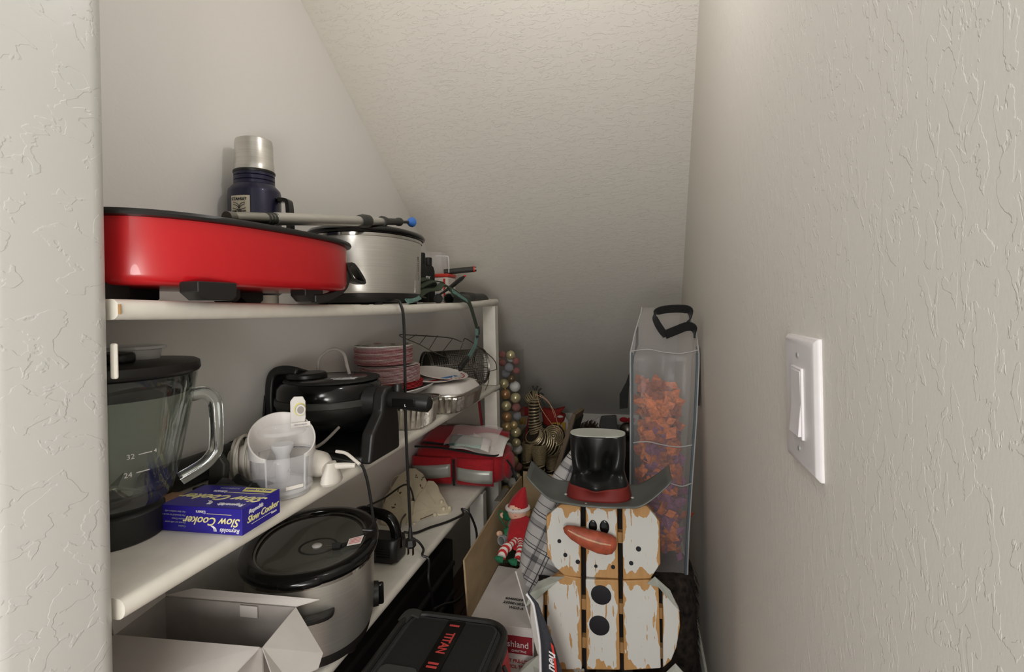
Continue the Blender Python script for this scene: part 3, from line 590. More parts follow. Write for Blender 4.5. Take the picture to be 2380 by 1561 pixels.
# small items behind the blender
gc = thing('hair_clip', 'dark grey hooked plastic clip standing behind the blender handle', 'clip', (-.640, .660, ZM))
m = MB(); m.prism([V(p) for p in ((-.016, 0, .0), (.014, 0, .0), (.018, 0, .05), (.006, 0, .066), (.006, 0, .083), (.001, 0, .087), (-.003, 0, .083), (-.003, 0, .07), (-.010, 0, .062), (-.012, 0, .03))], (.002, .010, 0)); m.obj('clip_body', 'dark_grey', gc, bevel=.002)
MB().lathe([(.0022, 0), (.0022, .002)], 10).obj('hole', 'black_matte', gc).location = (.0015, -.0012, .081)
gc.children[-1].rotation_euler.x = PI/2
bb = thing('black_pouch', 'crumpled black mesh pouch behind the blue liner carton', 'pouch', (-.600, .652, ZM))
def crumple(a, b, h, seed, n=20):
    q = random.Random(seed); ph = [q.uniform(0, 6) for _ in range(8)]
    def fn(s, t):
        x = (s-.5)*2; y = (t-.5)*2; k = max(0, 1-(abs(x)**2.4+abs(y)**2.4)*.55)
        return V((x*a, y*b, .0008+h*k*(.62+.22*math.sin(7*x+ph[0]+2*math.sin(3*y+ph[1]))+.22*math.sin(9*y+ph[2]+2*math.sin(4*x+ph[3])))))
    return MB().grid(fn, n, n)
crumple(.06, .045, .034, 4).obj('pouch_body', 'black_fabric', bb, solid=.002)
MB().tube(smoothpath([(-.05, -.02, .02), (-.01, -.03, .030), (.03, -.015, .026), (.055, .0, .012)], 5), .003, 6).obj('drawcord', 'dark_grey', bb)
ob = thing('paper_packet', 'pale orange paper packet lying under the vacuum wand', 'packet', (-.685, .60, ZM+.001), .12)
MB().box((0, 0, .003), (.085, .10, .006)).obj('packet_body', mat('peach_paper', 'd8ab8c', .7), ob, bevel=.002)
MB().box((.0, -.02, .0064), (.06, .012, .0006)).obj('red_print', 'red_plastic', ob)

# waffle maker
wc = V((-.622, .945, ZM)); wm = thing('waffle_maker', 'black rotating waffle maker with side handle on the middle shelf', 'waffle maker', wc)
MB().prism([V((x, y, .0)) for x, y in ((-.105, -.07), (.100, -.105), (.128, -.10), (.132, .02), (.095, .09), (-.105, .075))], (0, 0, .014)).obj('base', 'black_plastic', wm, bevel=.004, seg=3)
MB().prism([V((x, y, .012)) for x, y in ((-.07, -.06), (.07, -.09), (.085, -.07), (-.03, -.035))], (0, 0, .006)).obj('drip_tray', 'black_plastic', wm, bevel=.002)
MB().grid(lambda s, t: V((-.10+.20*s, .02+.07*math.sin(PI*s)*1.0, .012+.048*t)), 16, 4).obj('base_skirt', 'black_plastic', wm, solid=.012, bevel=.003)
zc = .103
MB().lathe([(.06, -.044), (.085, -.040), (.101, -.022), (.105, -.012), (.105, -.002)], 56, (0, 0, zc)).obj('lower_shell', 'black_plastic', wm, angle=50)
MB().lathe([(.106, -.006), (.108, -.004), (.108, .006), (.106, .008)], 56, (0, 0, zc-.002)).obj('seam_band', 'dark_grey', wm)
ls = MB().lathe([(.104, .004), (.105, .010), (.103, .026), (.096, .037), (.085, .042), (.001, .044)], 56, (0, 0, zc)).obj('upper_shell', 'black_gloss', wm, angle=50)
MB().lathe([(.096, .0425), (.094, .0455), (.001, .0465)], 56, (.004, .002, zc-.0035)).obj('top_plate', 'black_matte', wm, angle=50)
MB().lathe([(.039, .043), (.041, .045), (.041, .051), (.037, .0545), (.001, .0555)], 36, (-.048, -.012, zc-.001)).obj('dial_cap', 'black_plastic', wm)
text('cooks', .022, 'ink_white', wm, (.040, -.016, zc+.0436), (.94, .34, 0), (-.34, .94, 0), shear=.3, bold=.012)
MB().tube([(.030, -.036, zc+.0432), (.070, -.022, zc+.0432)], .0007, 5).obj('print_line', 'ink_white', wm)
# uprights and pivot
m = MB(); m.prism([V((.118, y, z)) for y, z in ((-.10, .0), (-.085, .055), (-.048, .085), (-.042, .118), (-.030, .131), (-.004, .132), (.010, .122), (.022, .05), (.022, 0))], (.026, 0, 0)); m.obj('upright', 'black_plastic', wm, bevel=.006, seg=3)
m = MB(); m.prism([V((-.122, y, z)) for y, z in ((-.06, .0), (-.045, .11), (-.02, .145), (.02, .145), (.045, .11), (.05, 0))], (-.004, 0, 0)); m.obj('upright', 'black_plastic', wm, bevel=.001)
MB().tube(smoothpath([(-.112, -.018, .02), (-.116, -.018, .10), (-.112, -.016, .148), (-.092, -.014, .160), (-.055, -.012, .154)], 6), 0, flat=(.055, .018), up=(-1, 0, .4)).obj('hinge_arm', 'black_plastic', wm, bevel=.004)
MB().tube([(.095, -.016, zc), (.120, -.016, zc)], [.030, .026], 24).obj('pivot', 'black_plastic', wm)
hn = MB().tube([(.140, -.016, zc+.002), (.146, -.016, zc+.002), (.205, -.010, zc-.004), (.222, -.008, zc-.006), (.227, -.0075, zc-.0065)], [.013, .016, .0175, .0165, .009], 22).obj('handle', 'black_plastic', wm)
MB().box((.178, -.0305, zc-.001), (.048, .002, .016)).obj('handle_inset', 'black_gloss', hn, bevel=.001)
text('L', .007, 'ink_white', hn, (.183, -.0325, zc-.006), (1, 0, 0), (0, 0, 1), bold=.02)
MB().tube([(.150, .005, zc+.012), (.150, .005, zc+.030)], [.011, .009], 16).obj('lock_knob', 'black_plastic', wm)
MB().tube(smoothpath([(-.05, .03, zc+.050), (-.055, .045, zc+.078), (-.03, .055, zc+.096), (.0, .05, zc+.088), (.015, .04, zc+.06), (.02, .04, zc+.044)], 6), .0034, 8).obj('cord', 'grey_card', wm)
MB().tube(smoothpath([(-.05, -.07, .055), (-.01, -.09, .02), (.03, -.085, .028), (.05, -.05, .055)], 6), .003, 8).obj('cord', 'grey_card', wm)
ck = thing('thin_black_cord', 'thin black cord running from the waffle maker down onto the black oval slow cooker', 'cord', (-.52, .86, ZM))
W0 = V((-.52, .86, ZM)); MB().tube(smoothpath([p-W0 for p in (V((-.585, .80, ZM+.016)), V((-.555, .81, ZM+.022)), V((-.52, .832, ZM+.010)), V((-.497, .842, ZM+.003)), V((-.487, .845, ZM-.02)), V((-.482, .85, ZM-.06)), V((-.478, .853, ZM-.105)), V((-.482, .862, -.408)), V((-.502, .855, -.407)))], 6), .0027, 8).obj('cord_run', 'black_plastic', ck)

# foil pans
def foil_pan(name, label, c, dx, dy, h, rz, z=ZM):
    t = thing(name, label, 'foil pan', (c[0], c[1], z), rz)
    def ring(ix, iy, zz, flute):
        pts = []; n = 120
        per = [(-ix, -iy, 1, 0), (ix, -iy, 0, 1), (ix, iy, -1, 0), (-ix, iy, 0, -1)]; rad = .03
        for k in range(n):
            a = 2*PI*k/n; p = 5.5; ct, st = math.cos(a), math.sin(a); rr = (abs(ct)**p+abs(st)**p)**(-1/p)
            fl = flute*(1 if k % 2 else -1); pts.append(V(((ix+fl)*ct*rr, (iy+fl)*st*rr, zz)))
        return pts
    MB().loft([ring(dx*.43, dy*.43, .0012, 0), ring(dx*.445, dy*.445, .004, .0026), ring(dx*.475, dy*.475, h*.75, .0034), ring(dx*.48, dy*.48, h-.002, .0006)], (True, False)).obj('pan_wall', 'foil', t, solid=.0006, angle=15)
    MB().loft([ring(dx*.48, dy*.48, h-.002, 0), ring(dx*.50, dy*.50, h-.001, 0), ring(dx*.508, dy*.508, h, .0004), ring(dx*.505, dy*.505, h+.003, 0), ring(dx*.496, dy*.496, h+.001, 0)], (False, False)).obj('rim', 'foil', t, solid=.0006, angle=25)
    return t
f1 = foil_pan('foil_pan', 'small fluted foil pan right behind the waffle maker', (-.595, 1.165, 0), .215, .15, .062, .04)
f2 = foil_pan('foil_pan', 'larger fluted foil pan holding a white foam tray near the post', (-.575, 1.405, 0), .235, .27, .050, .02)
ft = thing('foam_tray', 'white foam tray upside down in the larger foil pan', 'tray', (-.545, 1.40, ZM+.0495))
MB().oval([(.082, .10, 0), (.082, .10, .002), (.068, .088, .020), (.062, .082, .023)], 48, p=6).obj('tray_shell', 'white_foam', ft, angle=30)
pk = thing('card_cover', 'flat white card lying on the larger foil pan beside the mesh drum', 'lid', (-.60, 1.515, ZM+.054))
MB().box((0, 0, .0012), (.20, .09, .002)).obj('card', 'paper_white', pk)
MB().tube(smoothpath([(.02, -.035, .003), (.06, -.03, .005), (.10, -.015, .004), (.118, .01, .004)], 5), 0, flat=(.010, .001), up=(0, 0, 1)).obj('foil_edge', 'foil', pk)
# serving platter with printed plates and the paper plate stacks
pp = V((-.640, 1.235, ZM+.0655)); pt = thing('serving_platter', 'white melamine platter under the stacks of paper plates', 'platter', pp, 0)
MB().oval([(.075, .115, 0), (.085, .13, .0015), (.100, .155, .010), (.105, .165, .0165), (.104, .164, .0185), (.098, .152, .0125), (.083, .128, .0045)], 56, p=2.3).obj('dish', 'white_plastic', pt, angle=60)
ORD = ['bottom', 'second', 'third', 'fourth', 'fifth', 'sixth', 'seventh', 'eighth', 'ninth', 'tenth', 'eleventh', 'twelfth', 'thirteenth', 'fourteenth', 'fifteenth']
def pile(c, r, n, z, dz, label, matn, grp, jit=.0012, pat=None):
    me = None
    for k in range(n):
        o = thing('paper_plate', label % (ORD[k] if k < n-1 else 'topmost'), 'plate', (c[0]+R.uniform(-jit, jit), c[1]+R.uniform(-jit, jit), z+k*dz), R.uniform(0, 6), grp)
        if me is None:
            b = MB().lathe([(r*.70, 0), (r*.74, .0004), (r*.97, dz*2.1), (r, dz*2.2), (r, dz*2.2+dz*.45), (r*.96, dz*2.1+dz*.45), (r*.72, dz*.5)], 40); me = b.mesh('plate_body')
            me.materials.append(M[matn]); me2 = me.copy(); me2.materials.clear(); me2.materials.append(M['pink_pale' if 'pink' in matn else 'holly_red'])
        link('plate_body', me2 if (k*7) % 5 in (1, 3) else me, None, o)
    return z+n*dz
z1 = pile((-.633, 1.258), .074, 5, ZM+.073, .0034, 'red rimmed paper plate, %s from below in the pile on the platter', 'red_edge', 'red plates under the pink stacks')
z2 = pile((-.640, 1.245), .078, 14, z1+.001, .0029, 'pale pink rimmed paper plate, %s from below in the lower stack', 'pink_edge', 'lower stack of pink plates')
wp = thing('white_plate', 'single white plate between the two pink stacks', 'plate', (-.646, 1.245, z2+.0035))
MB().lathe([(.055, 0), (.06, .0006), (.078, .003), (.079, .004), (.060, .002), (.02, .0016)], 44).obj('plate_body', 'paper_white', wp)
z3 = pile((-.655, 1.240), .076, 15, z2+.0066, .0029, 'pink rimmed paper plate, %s from below in the upper stack', 'pink_edge_dark', 'upper stack of pink plates')
hp2 = thing('holly_plate', 'top paper plate printed with green holly leaves', 'plate', (-.655, 1.240, z3-.0002))
MB().lathe([(.053, 0), (.056, .0005), (.074, .0062), (.076, .0068), (.076, .0092), (.073, .0086), (.054, .0028), (.001, .0026)], 48).obj('plate_body', 'paper_white', hp2)
for k in range(9):
    a = k*.7+.2; rr = .056+.010*(k % 2); c_ = V((math.cos(a)*rr, math.sin(a)*rr, .0048+.0026*(k % 2))); d_ = V((math.cos(a+.9), math.sin(a+.9), .0)); n_ = V((-d_.y, d_.x, 0)); z_ = V((0, 0, .0022))
    MB().prism([c_-d_*.013+z_, c_-d_*.004+n_*.005+z_, c_+d_*.004+n_*.0045+z_, c_+d_*.013+z_, c_+d_*.004-n_*.0045+z_, c_-d_*.004-n_*.005+z_], (0, 0, .0006)).obj('printed_leaf', 'leaf_green' if k % 3 else 'holly_red', hp2, smooth=False)
# paper plates spilling forward, with printed edges
for k, (x, y, tx, lb_) in enumerate(((-.580, 1.345, .10, 'printed paper plate with red stitching at the front of the platter'), (-.555, 1.385, .16, 'printed paper plate with a blue stripe leaning over the platter edge'))):
    o = thing('printed_plate', lb_, 'plate', (x, y, ZM+.085+.006*k)); o.rotation_euler = (tx*.6, tx, .3)
    MB().lathe([(.05, 0), (.055, .0006), (.078, .008), (.080, .0085), (.080, .0097), (.054, .002), (.001, .0018)], 44, sx=1, sy=.9).obj('plate_body', 'paper_white', o)
    for q in range(12):
        a = -1.9+q*.22; MB().box((math.cos(a)*.069, math.sin(a)*.062, .0068), (.004, .0085, .0008), a).obj('printed_stitch', 'holly_red', o)
    MB().prism([(.0, -.05, .0028), (.012, -.05, .003), (.05, .01, .003), (.04, .012, .003)], (0, 0, .0006)).obj('printed_stripe', 'paper_blue' if k else 'holly_red', o, smooth=False)
# loose plastic film over the plates
pf = thing('plastic_wrap', 'crumpled clear plastic wrapper slumped over the left of the plates', 'wrapper', (-.632, 1.112, ZM+.066))
def wrapf(s, t):
    x = (s-.5)*.165; y = (t-.5)*.10; k = math.sin(PI*s)**.6*math.sin(PI*min(1, .12+t*.9))**.6
    return V((x, y+.02*math.sin(9*s), .002+.062*k*(1-.45*s)*(.75+.18*math.sin(17*s+5*t)+.16*math.sin(23*t+9*s))))
MB().grid(wrapf, 30, 24).obj('film', 'film', pf, angle=25)
# wire rack leaning behind and mesh drum
wr = thing('wire_rack', 'thin wire cooling rack leaning above the mesh drum', 'wire rack', (-.60, 1.50, ZM+.06))
Q0 = V((-.60, 1.50, ZM+.06)); E = lambda u, v, y: AY(u, v, y)-Q0
corn = [E(930, 777, 1.38), E(1040, 784, 1.56), E(1074, 794, 1.60), E(1086, 788, 1.61), E(1145, 832, 1.72), E(1155, 858, 1.74)]
MB().tube(smoothpath(corn, 4), .0017, 6).obj('rack_edge', 'wire_grey', wr)
c2 = [E(930, 777, 1.38), E(932, 782, 1.385), E(975, 800, 1.43), E(1008, 818, 1.46), E(1060, 838, 1.52), E(1110, 858, 1.60)]
MB().tube(smoothpath(c2, 4), .0015, 6).obj('rack_edge', 'wire_grey', wr)
pa = smoothpath([corn[0], corn[1], corn[4]], 10); pb = smoothpath([c2[0], c2[2], c2[4], c2[5]], 7)
for k in range(1, 9): MB().tube([pa[int(k*2.2)], pb[min(int(k*2.35), len(pb)-1)]], .0012, 5).obj('rack_wire', 'wire_grey', wr)
MB().tube(smoothpath([E(1155, 858, 1.74), E(1140, 862, 1.72), E(1134, 866, 1.70), E(1136, 885, 1.70), E(1128, 906, 1.69)], 4), .0013, 6).obj('rack_leg', 'wire_grey', wr)
dr = thing('mesh_drum', 'black wire mesh rotisserie drum lying on its side by the shelf post', 'mesh drum', (-.590, 1.60, -.1965))
ax_ = V((.73, .68, 0)).normalized(); sd_ = V((-ax_.y, ax_.x, 0)); rr = .058; ln = .20
def dp(s, a, r=rr): return ax_*(ln*(s-.5))+sd_*(r*math.cos(a))+V((0, 0, r*math.sin(a)))
for s_ in (0, .02, .98, 1.0): MB().tube([dp(s_, 2*PI*k/32, rr+.001) for k in range(32)], .0022, 6, closed=True).obj('drum_ring', 'wire_grey', dr)
m = MB()
for k in range(44): m.tube([dp(0, 2*PI*k/44), dp(1, 2*PI*k/44)], .0010, 4)
for k in range(1, 26): m.tube([dp(k/26, 2*PI*q/28) for q in range(28)], .0009, 4, closed=True)
o = m.obj('mesh', 'wire_grey', dr, smooth=False); o['kind'] = 'stuff'
for s_ in (0.0, 1.0): MB().tube([dp(s_, .1), dp(s_, PI+.1)], .0016, 6).obj('cross_bar', 'chrome', dr)
MB().loft([[dp(.04, 2*PI*k/28, .004) for k in range(28)], [dp(.04, 2*PI*k/28, rr-.003) for k in range(28)]], (True, False)).obj('end_plate', 'dark_grey', dr)
MB().loft([[dp(s_, PI*.12+PI*.76*k/20, rr-.0025) for k in range(21)] for s_ in (.05, .3)], (False, False), False).obj('inner_sheet', 'black_matte', dr)

# ======================= LOW SHELF =======================
# open white carton
BL, BR, FR, FL = V((-.723, .646, -.44)), V((-.502, .662, -.44)), V((-.486, .573, -.44)), V((-.708, .553, -.44))
wb = thing('white_carton', 'open white cardboard carton with flaps spread on the low shelf', 'box', (-.60, .61, ZL))
O = V((-.60, .61, ZL)); dn = V((0, 0, ZL+.001+.44))
def panel(name, pts, mt, par, th=.002, off=O): return MB().add([V(p)-off for p in pts], [tuple(range(len(pts)))]).obj(name, mt, par, smooth=False, solid=th)
for a, b in ((BL, BR), (BR, FR), (FR, FL), (FL, BL)): panel('side_panel', [a, b, b+dn, a+dn], 'grey_card', wb)
panel('bottom_panel', [BL+dn, BR+dn, FR+dn, FL+dn], 'grey_card', wb)
panel('flap', [BL+V((0, .001, .001)), BR+V((0, .001, .001)), AZ(742, 1393, -.432), AZ(450, 1367, -.432)], 'white_card', wb)
panel('flap', [BR, FR, V((-.452, .548, -.452)), V((-.436, .560, -.468)), V((-.422, .600, -.476)), V((-.430, .622, -.472))], 'white_card', wb)
panel('flap', [FR+V((-.004, 0, 0)), FL, V((-.690, .455, -.462)), V((-.505, .472, -.466))], 'white_card', wb)
panel('flap', [BL, FL, FL+V((-.012, 0, .05)), BL+V((-.012, 0, .05))], 'white_card', wb)
panel('tuck_notch', [BL*.40+BR*.60+V((.0, -.004, -.001)), BL*.27+BR*.73+V((0, -.004, -.001)), BL*.27+BR*.73+V((0, -.004, -.018)), BL*.40+BR*.60+V((0, -.004, -.018))], 'white_card', wb, .001)
cdm = MB().box((0, 0, 0), (.060, .0022, .09)).mesh('card', False); cdm.materials.append(M['brown_card'])
for k in range(3):
    c_ = link('brown_card', cdm, None); c_.location = (-.672+.004*k, .596+.010*k, ZL+.052+H); c_.rotation_euler = (.10+.06*k, .1, .25)
    tag(c_, ('nearest', 'middle', 'rearmost')[k]+' of three brown cards standing in the white carton', 'card', 'brown cards in the white carton')

# oval slow cooker with glass lid
rzc = .49
cr = slow_cooker('slow_cooker', 'steel oval slow cooker with black crock and glass lid on the low shelf', (-.592, .832, ZL), rzc, .112, .146, .150)
MB().oval([(.105, .139, .146), (.113, .147, .147), (.1175, .153, .151), (.1185, .154, .158), (.116, .151, .1635), (.105, .138, .1655), (.097, .129, .1635), (.095, .127, .155)], 72, p=2.2).obj('crock_rim', 'black_gloss', cr, angle=60)
for s_ in (-1, 1): MB().oval([(.034, .016, .149), (.038, .018, .152), (.038, .018, .158), (.032, .014, .163)], 32, (0, s_*.140, 0)).obj('crock_lug', 'black_gloss', cr, angle=60)
gl = MB().oval([(.094, .126, .150), (.096, .128, .154), (.094, .126, .1575), (.080, .110, .159), (.05, .07, .156), (.001, .001, .155)], 64, p=2.2).obj('glass_lid', 'lid_glass', cr, angle=60)
MB().oval([(.093, .125, .157), (.0965, .1285, .157), (.097, .129, .1585), (.0955, .1275, .160), (.092, .124, .159)], 64, p=2.2, caps=(False, False)).obj('lid_band', 'steel_dark', gl)
MB().lathe([(.0085, .1545), (.009, .157), (.007, .1585), (.001, .159)], 20, (.010, -.018, 0)).obj('lid_screw', 'white_plastic', gl)
MB().lathe([(.030, .156), (.032, .1568), (.034, .156)], 36, (.012, -.02, 0), caps=(False, False)).obj('lid_ring', 'dark_grey', gl)
kn = MB().tube([(.104, .006, .040), (.1165, .006, .040)], [.023, .0215], 28).obj('knob', 'black_plastic', cr)
MB().box((.120, .006, .040), (.012, .011, .040)).obj('knob_grip', 'black_gloss', kn, bevel=.003)
for s_ in (-1, 1):
    MB().tube(smoothpath([(-.040, s_*.128, .098), (-.036, s_*.147, .098), (.0, s_*.155, .098), (.036, s_*.147, .098), (.040, s_*.128, .098)], 5), 0, flat=(.017, .008), up=(0, 0, 1)).obj('side_handle', 'black_plastic', cr, bevel=.002)
text('CROCK·POT', .0095, 'ink_black', cr, (.1118, .018, .112), (0, 1, 0), (0, 0, 1), bold=.01)
# the plug and tag lying on its lid
pg = thing('power_plug', 'black two pin plug with a paper warning tag on the glass lid', 'plug', (-.530, .825, -.423))
P0 = V((-.530, .825, -.423)); Z_ = lambda u, v, z=-.418: AZ(u, v, z)-P0
MB().tube([Z_(772, 1270), Z_(790, 1268), Z_(793, 1268)], [.0065, .0072, .005], 4).obj('plug_body', 'black_plastic', pg)
MB().tube([Z_(793, 1268), Z_(806, 1263)], [.0045, .0030], 8).obj('strain_relief', 'black_plastic', pg)
for d_ in (-2, 3): MB().tube([Z_(755, 1271+d_), Z_(772, 1270+d_)], .0012, 4).obj('pin', 'chrome', pg)
MB().tube(smoothpath([Z_(806, 1263), Z_(830, 1250, -.414), Z_(850, 1240, -.412), Z_(866, 1220, -.405), Z_(874, 1205, -.40)], 5), .0026, 7).obj('cord', 'black_plastic', pg)
tgp = [Z_(806, 1268, -.416), Z_(812, 1252, -.412), Z_(846, 1243, -.410), Z_(838, 1262, -.414)]
MB().add(tgp, [(0, 1, 2, 3)]).obj('paper_tag', 'paper_white', pg, smooth=False, solid=.0005)
for k in range(4):
    f_ = .2+.2*k; a_ = tgp[0].lerp(tgp[1], f_)+V((0, 0, .0007)); b_ = tgp[3].lerp(tgp[2], f_)+V((0, 0, .0007)); MB().tube([a_.lerp(b_, .1), a_.lerp(b_, .9)], .0004, 4).obj('print_line', 'ink_red', pg)

# hand mixer
mx0 = V((-.605, 1.095, ZL)); hm = thing('hand_mixer', 'black electric hand mixer resting on its base behind the steel slow cooker', 'mixer', mx0, .0)
MB().loft([[V((x, y*w_, z_)) for y, z_ in ((-.030, .004), (-.033, .014), (-.033, .04), (-.026, .055), (.026, .055), (.033, .04), (.033, .014), (.030, .004))] for x, w_ in ((-.075, .55), (-.06, .9), (.0, 1), (.045, 1), (.056, .9), (.062, .7))]).obj('motor_body', 'black_plastic', hm, bevel=.002, angle=45)
MB().tube(smoothpath([(-.055, 0, .05), (-.060, 0, .085), (-.04, 0, .106), (.0, 0, .105), (.028, 0, .098), (.044, 0, .080), (.050, 0, .05), (.052, 0, .03)], 6), [.013]*6+[.0125]*37, 14).obj('handle', 'black_gloss', hm)
for k in range(4): MB().box((.030, -.0335, .018+.006*k), (.038, .003, .003)).obj('vent_slot', 'black_matte', hm)
MB().box((-.01, -.0338, .012), (.03, .001, .003)).obj('name_print', 'ink_grey', hm)
MB().box((0, 0, .003), (.10, .05, .006)).obj('base', 'black_plastic', hm, bevel=.002)
mc = thing('mixer_cord', 'looped black cord of the hand mixer trailing over the shelf edge', 'cord', (-.53, 1.20, ZL))
Mo = V((-.53, 1.20, ZL)); zc_ = ZL+.0045
pts = [AZ(938, 1236, zc_+.006), AZ(965, 1238, zc_), AZ(1000, 1225, zc_), AZ(1040, 1212, zc_), AZ(1075, 1195, zc_+.004), V((-.492, 1.372, ZL+.016)), V((-.470, 1.375, ZL+.002)), AX(1108, 1240, -.455), AX(1102, 1300, -.450), AX(1088, 1360, -.448), AX(1062, 1395, -.446), AX(1030, 1405, -.450), AX(1008, 1416, -.455)]
MB().tube(smoothpath([p-Mo for p in pts], 6), .0033, 8).obj('cord_run', 'black_plastic', mc)
pts = [AZ(930, 1226, zc_+.05), AZ(935, 1205, zc_+.012), AZ(955, 1180, zc_+.004), AZ(962, 1165, zc_+.02), V((-.64, 1.33, ZL+.090)), V((-.66, 1.23, ZL+.085)), V((-.66, 1.13, ZL+.10))]
MB().tube(smoothpath([p-Mo for p in pts], 6), .0026, 8).obj('cord_loop', 'black_plastic', mc)
pts = [AZ(956, 1250, zc_+.03), AZ(972, 1258, zc_+.02), AZ(984, 1275, zc_+.008), V((-.500, 1.115, ZL+.006)), V((-.485, 1.117, ZL-.004)), AX(996, 1345, -.476), AX(1003, 1380, -.476), AX(1006, 1412, -.478)]
MB().tube(smoothpath([p-Mo for p in pts], 6), .0030, 8).obj('cord_tail', 'black_plastic', mc)

# cream ceramic butterfly leaning back
bA, bB, bT = AZ(900, 1224, ZL), AZ(1050, 1190, ZL), AY(955, 1086, 1.50)
nrm = (bB-bA).cross(bT-bA).normalized(); nrm = nrm if nrm.y < 0 else -nrm
def onp(u, v, lift=0): r_ = ray(u, v); return r_*(bA.dot(nrm)/r_.dot(nrm))+nrm*lift-bA
bf = thing('ceramic_butterfly', 'cream ceramic butterfly ornament with brown blossoms leaning on the low shelf', 'ornament', bA)
w1 = [(884, 1214), (886, 1185), (903, 1142), (928, 1102), (950, 1087), (966, 1087), (984, 1100), (994, 1120), (985, 1136), (972, 1150), (963, 1166), (962, 1190), (958, 1215), (930, 1222), (905, 1222)]
w2 = [(994, 1118), (1008, 1119), (1018, 1130), (1023, 1146), (1033, 1160), (1038, 1172), (1050, 1186), (1042, 1196), (1022, 1198), (1006, 1194), (990, 1204), (975, 1210), (968, 1222), (950, 1227), (941, 1222), (946, 1208), (958, 1196), (962, 1170), (972, 1150), (985, 1136)]
MB().prism([onp(*p) for p in w1], nrm*-.010).obj('upper_wing', 'cream_ceramic', bf, smooth=False, bevel=.003, seg=3)
MB().prism([onp(*p, .004) for p in w2], nrm*-.012).obj('lower_wing', 'cream_ceramic', bf, smooth=False, bevel=.003, seg=3)
for cxy, rx, ry in (((930, 1128), 22, 24), ((912, 1168), 22, 24), ((918, 1195), 24, 16)):
    MB().tube([onp(cxy[0]+rx*math.cos(2*PI*k/20), cxy[1]+ry*math.sin(2*PI*k/20), .0005) for k in range(20)], .0012, 5, closed=True).obj('relief_ring', 'cream_ceramic', bf)
for ln_ in (((965, 1195), (1005, 1185)), ((975, 1165), (1000, 1190)), ((990, 1140), (1012, 1175)), ((976, 1210), (1010, 1196))): MB().tube([onp(*p, .0052) for p in ln_], .0011, 5).obj('relief_line', 'ceramic_brown' if ln_[0] == (976, 1210) else 'cream_ceramic', bf)
for u, v in ((966, 1108), (946, 1118), (928, 1140), (933, 1148), (984, 1112), (978, 1130), (914, 1182), (918, 1176), (906, 1200), (960, 1160)):
    for k in range(3): MB().ball(onp(u+R.uniform(-4, 4), v+R.uniform(-4, 4), .0008), .0022, 8, 6, (1, 1, 1)).obj('blossom', 'ceramic_brown', bf)
for u, v in ((1026, 1170), (1030, 1186), (1044, 1184), (1010, 1200), (962, 1222), (948, 1222)): MB().ball(onp(u, v, .006), .006, 10, 8).obj('scallop', 'cream_ceramic', bf)

# red first aid bag
rb0 = V((-.585, 1.665, ZL)); rb = thing('red_bag', 'red fabric bag with silver reflective bands on the end of the low shelf', 'bag', rb0)
def rr_ring(x, y0_, y1_, z0_, z1_, b=.02):
    return [V((x, y0_+b, z0_)), V((x, y1_-b, z0_)), V((x, y1_, z0_+b)), V((x, y1_, z1_-b)), V((x, y1_-b, z1_)), V((x, y0_+b, z1_)), V((x, y0_-.004, z1_-b)), V((x, y0_-.010, (z0_+z1_)/2)), V((x, y0_, z0_+b))]
MB().loft([rr_ring(-.155, -.06, .10, .006, .115), rr_ring(-.14, -.072, .11, .002, .128), rr_ring(-.02, -.078, .115, .001, .122), rr_ring(.10, -.080, .115, .001, .110), rr_ring(.135, -.072, .11, .003, .108), rr_ring(.155, -.05, .095, .010, .10)]).obj('body', 'red_cloth', rb, sub=1, angle=60)
MB().grid(lambda s, t: V((-.15+.29*s, -.020+.115*t, .118-.012*s+.034*t**.8+.010*math.sin(PI*s))), 14, 6).obj('top_flap', 'red_cloth', rb, solid=.006)
MB().grid(lambda s, t: V((-.14+.27*s, -.035+.018*t, .126-.012*s)), 14, 2).obj('opening', 'black_fabric', rb, solid=.002)
MB().tube(smoothpath([(-.15, -.070, .122), (-.05, -.080, .124), (.05, -.084, .114), (.13, -.072, .104), (.150, -.03, .108)], 5), .0035, 6).obj('zip_edge', 'black_fabric', rb)
for x0_, x1_, z0_, z1_, tl in ((-.150, -.012, .030, .072, -.030), (.004, .130, .024, .066, .016)):
    pk_ = MB().grid(lambda s, t, a=x0_, b=x1_: V((a+(b-a)*s, -.092-.012*math.sin(PI*s)*math.sin(PI*t*.8+.3), .012+.085*t)), 10, 8).obj('front_pocket', 'red_cloth', rb, solid=.004)
    MB().grid(lambda s, t, a=x0_, b=x1_, c=z0_, d=z1_, e_=tl: V((a+.002+(b-a-.004)*s, -.097-.012*math.sin(PI*s)*math.sin(PI*(c+(d-c)*t)/.085*.8+.3), c+(d-c)*t-.4*e_*(s-.5))), 10, 3).obj('reflective_band', 'silver_band', pk_, solid=.0015)
MB().box((-.004, -.094, .05), (.007, .004, .085)).obj('gap_strap', 'black_fabric', rb)
MB().ball((.155, .015, .050), .05, 16, 10, (.30, 1.2, .85)).obj('side_pocket', 'red_cloth', rb)
MB().tube(smoothpath([(.162, -.045, .085), (.174, -.03, .06), (.177, -.02, .035)], 4), .003, 6).obj('side_zip', 'black_fabric', rb)
MB().tube(smoothpath([(.170, -.01, .05), (.190, -.02, .01), (.196, -.03, -.035), (.178, -.04, -.060), (.150, -.05, -.085)], 5), 0, flat=(.018, .004), up=(1, 0, .3)).obj('strap', 'black_fabric', rb)
MB().box((.176, -.043, -.058), (.03, .016, .014), M=Matrix.Rotation(-.6, 4, 'Y')).obj('strap_clip', 'black_plastic', rb, bevel=.003)
MB().grid(lambda s, t: V((-.03+.185*s, -.070+.10*t, .116+.008*math.sin(6*s+4*t)+.035*t-.01*s)), 14, 8).obj('lid_lining', 'paper_white', rb, solid=.001)
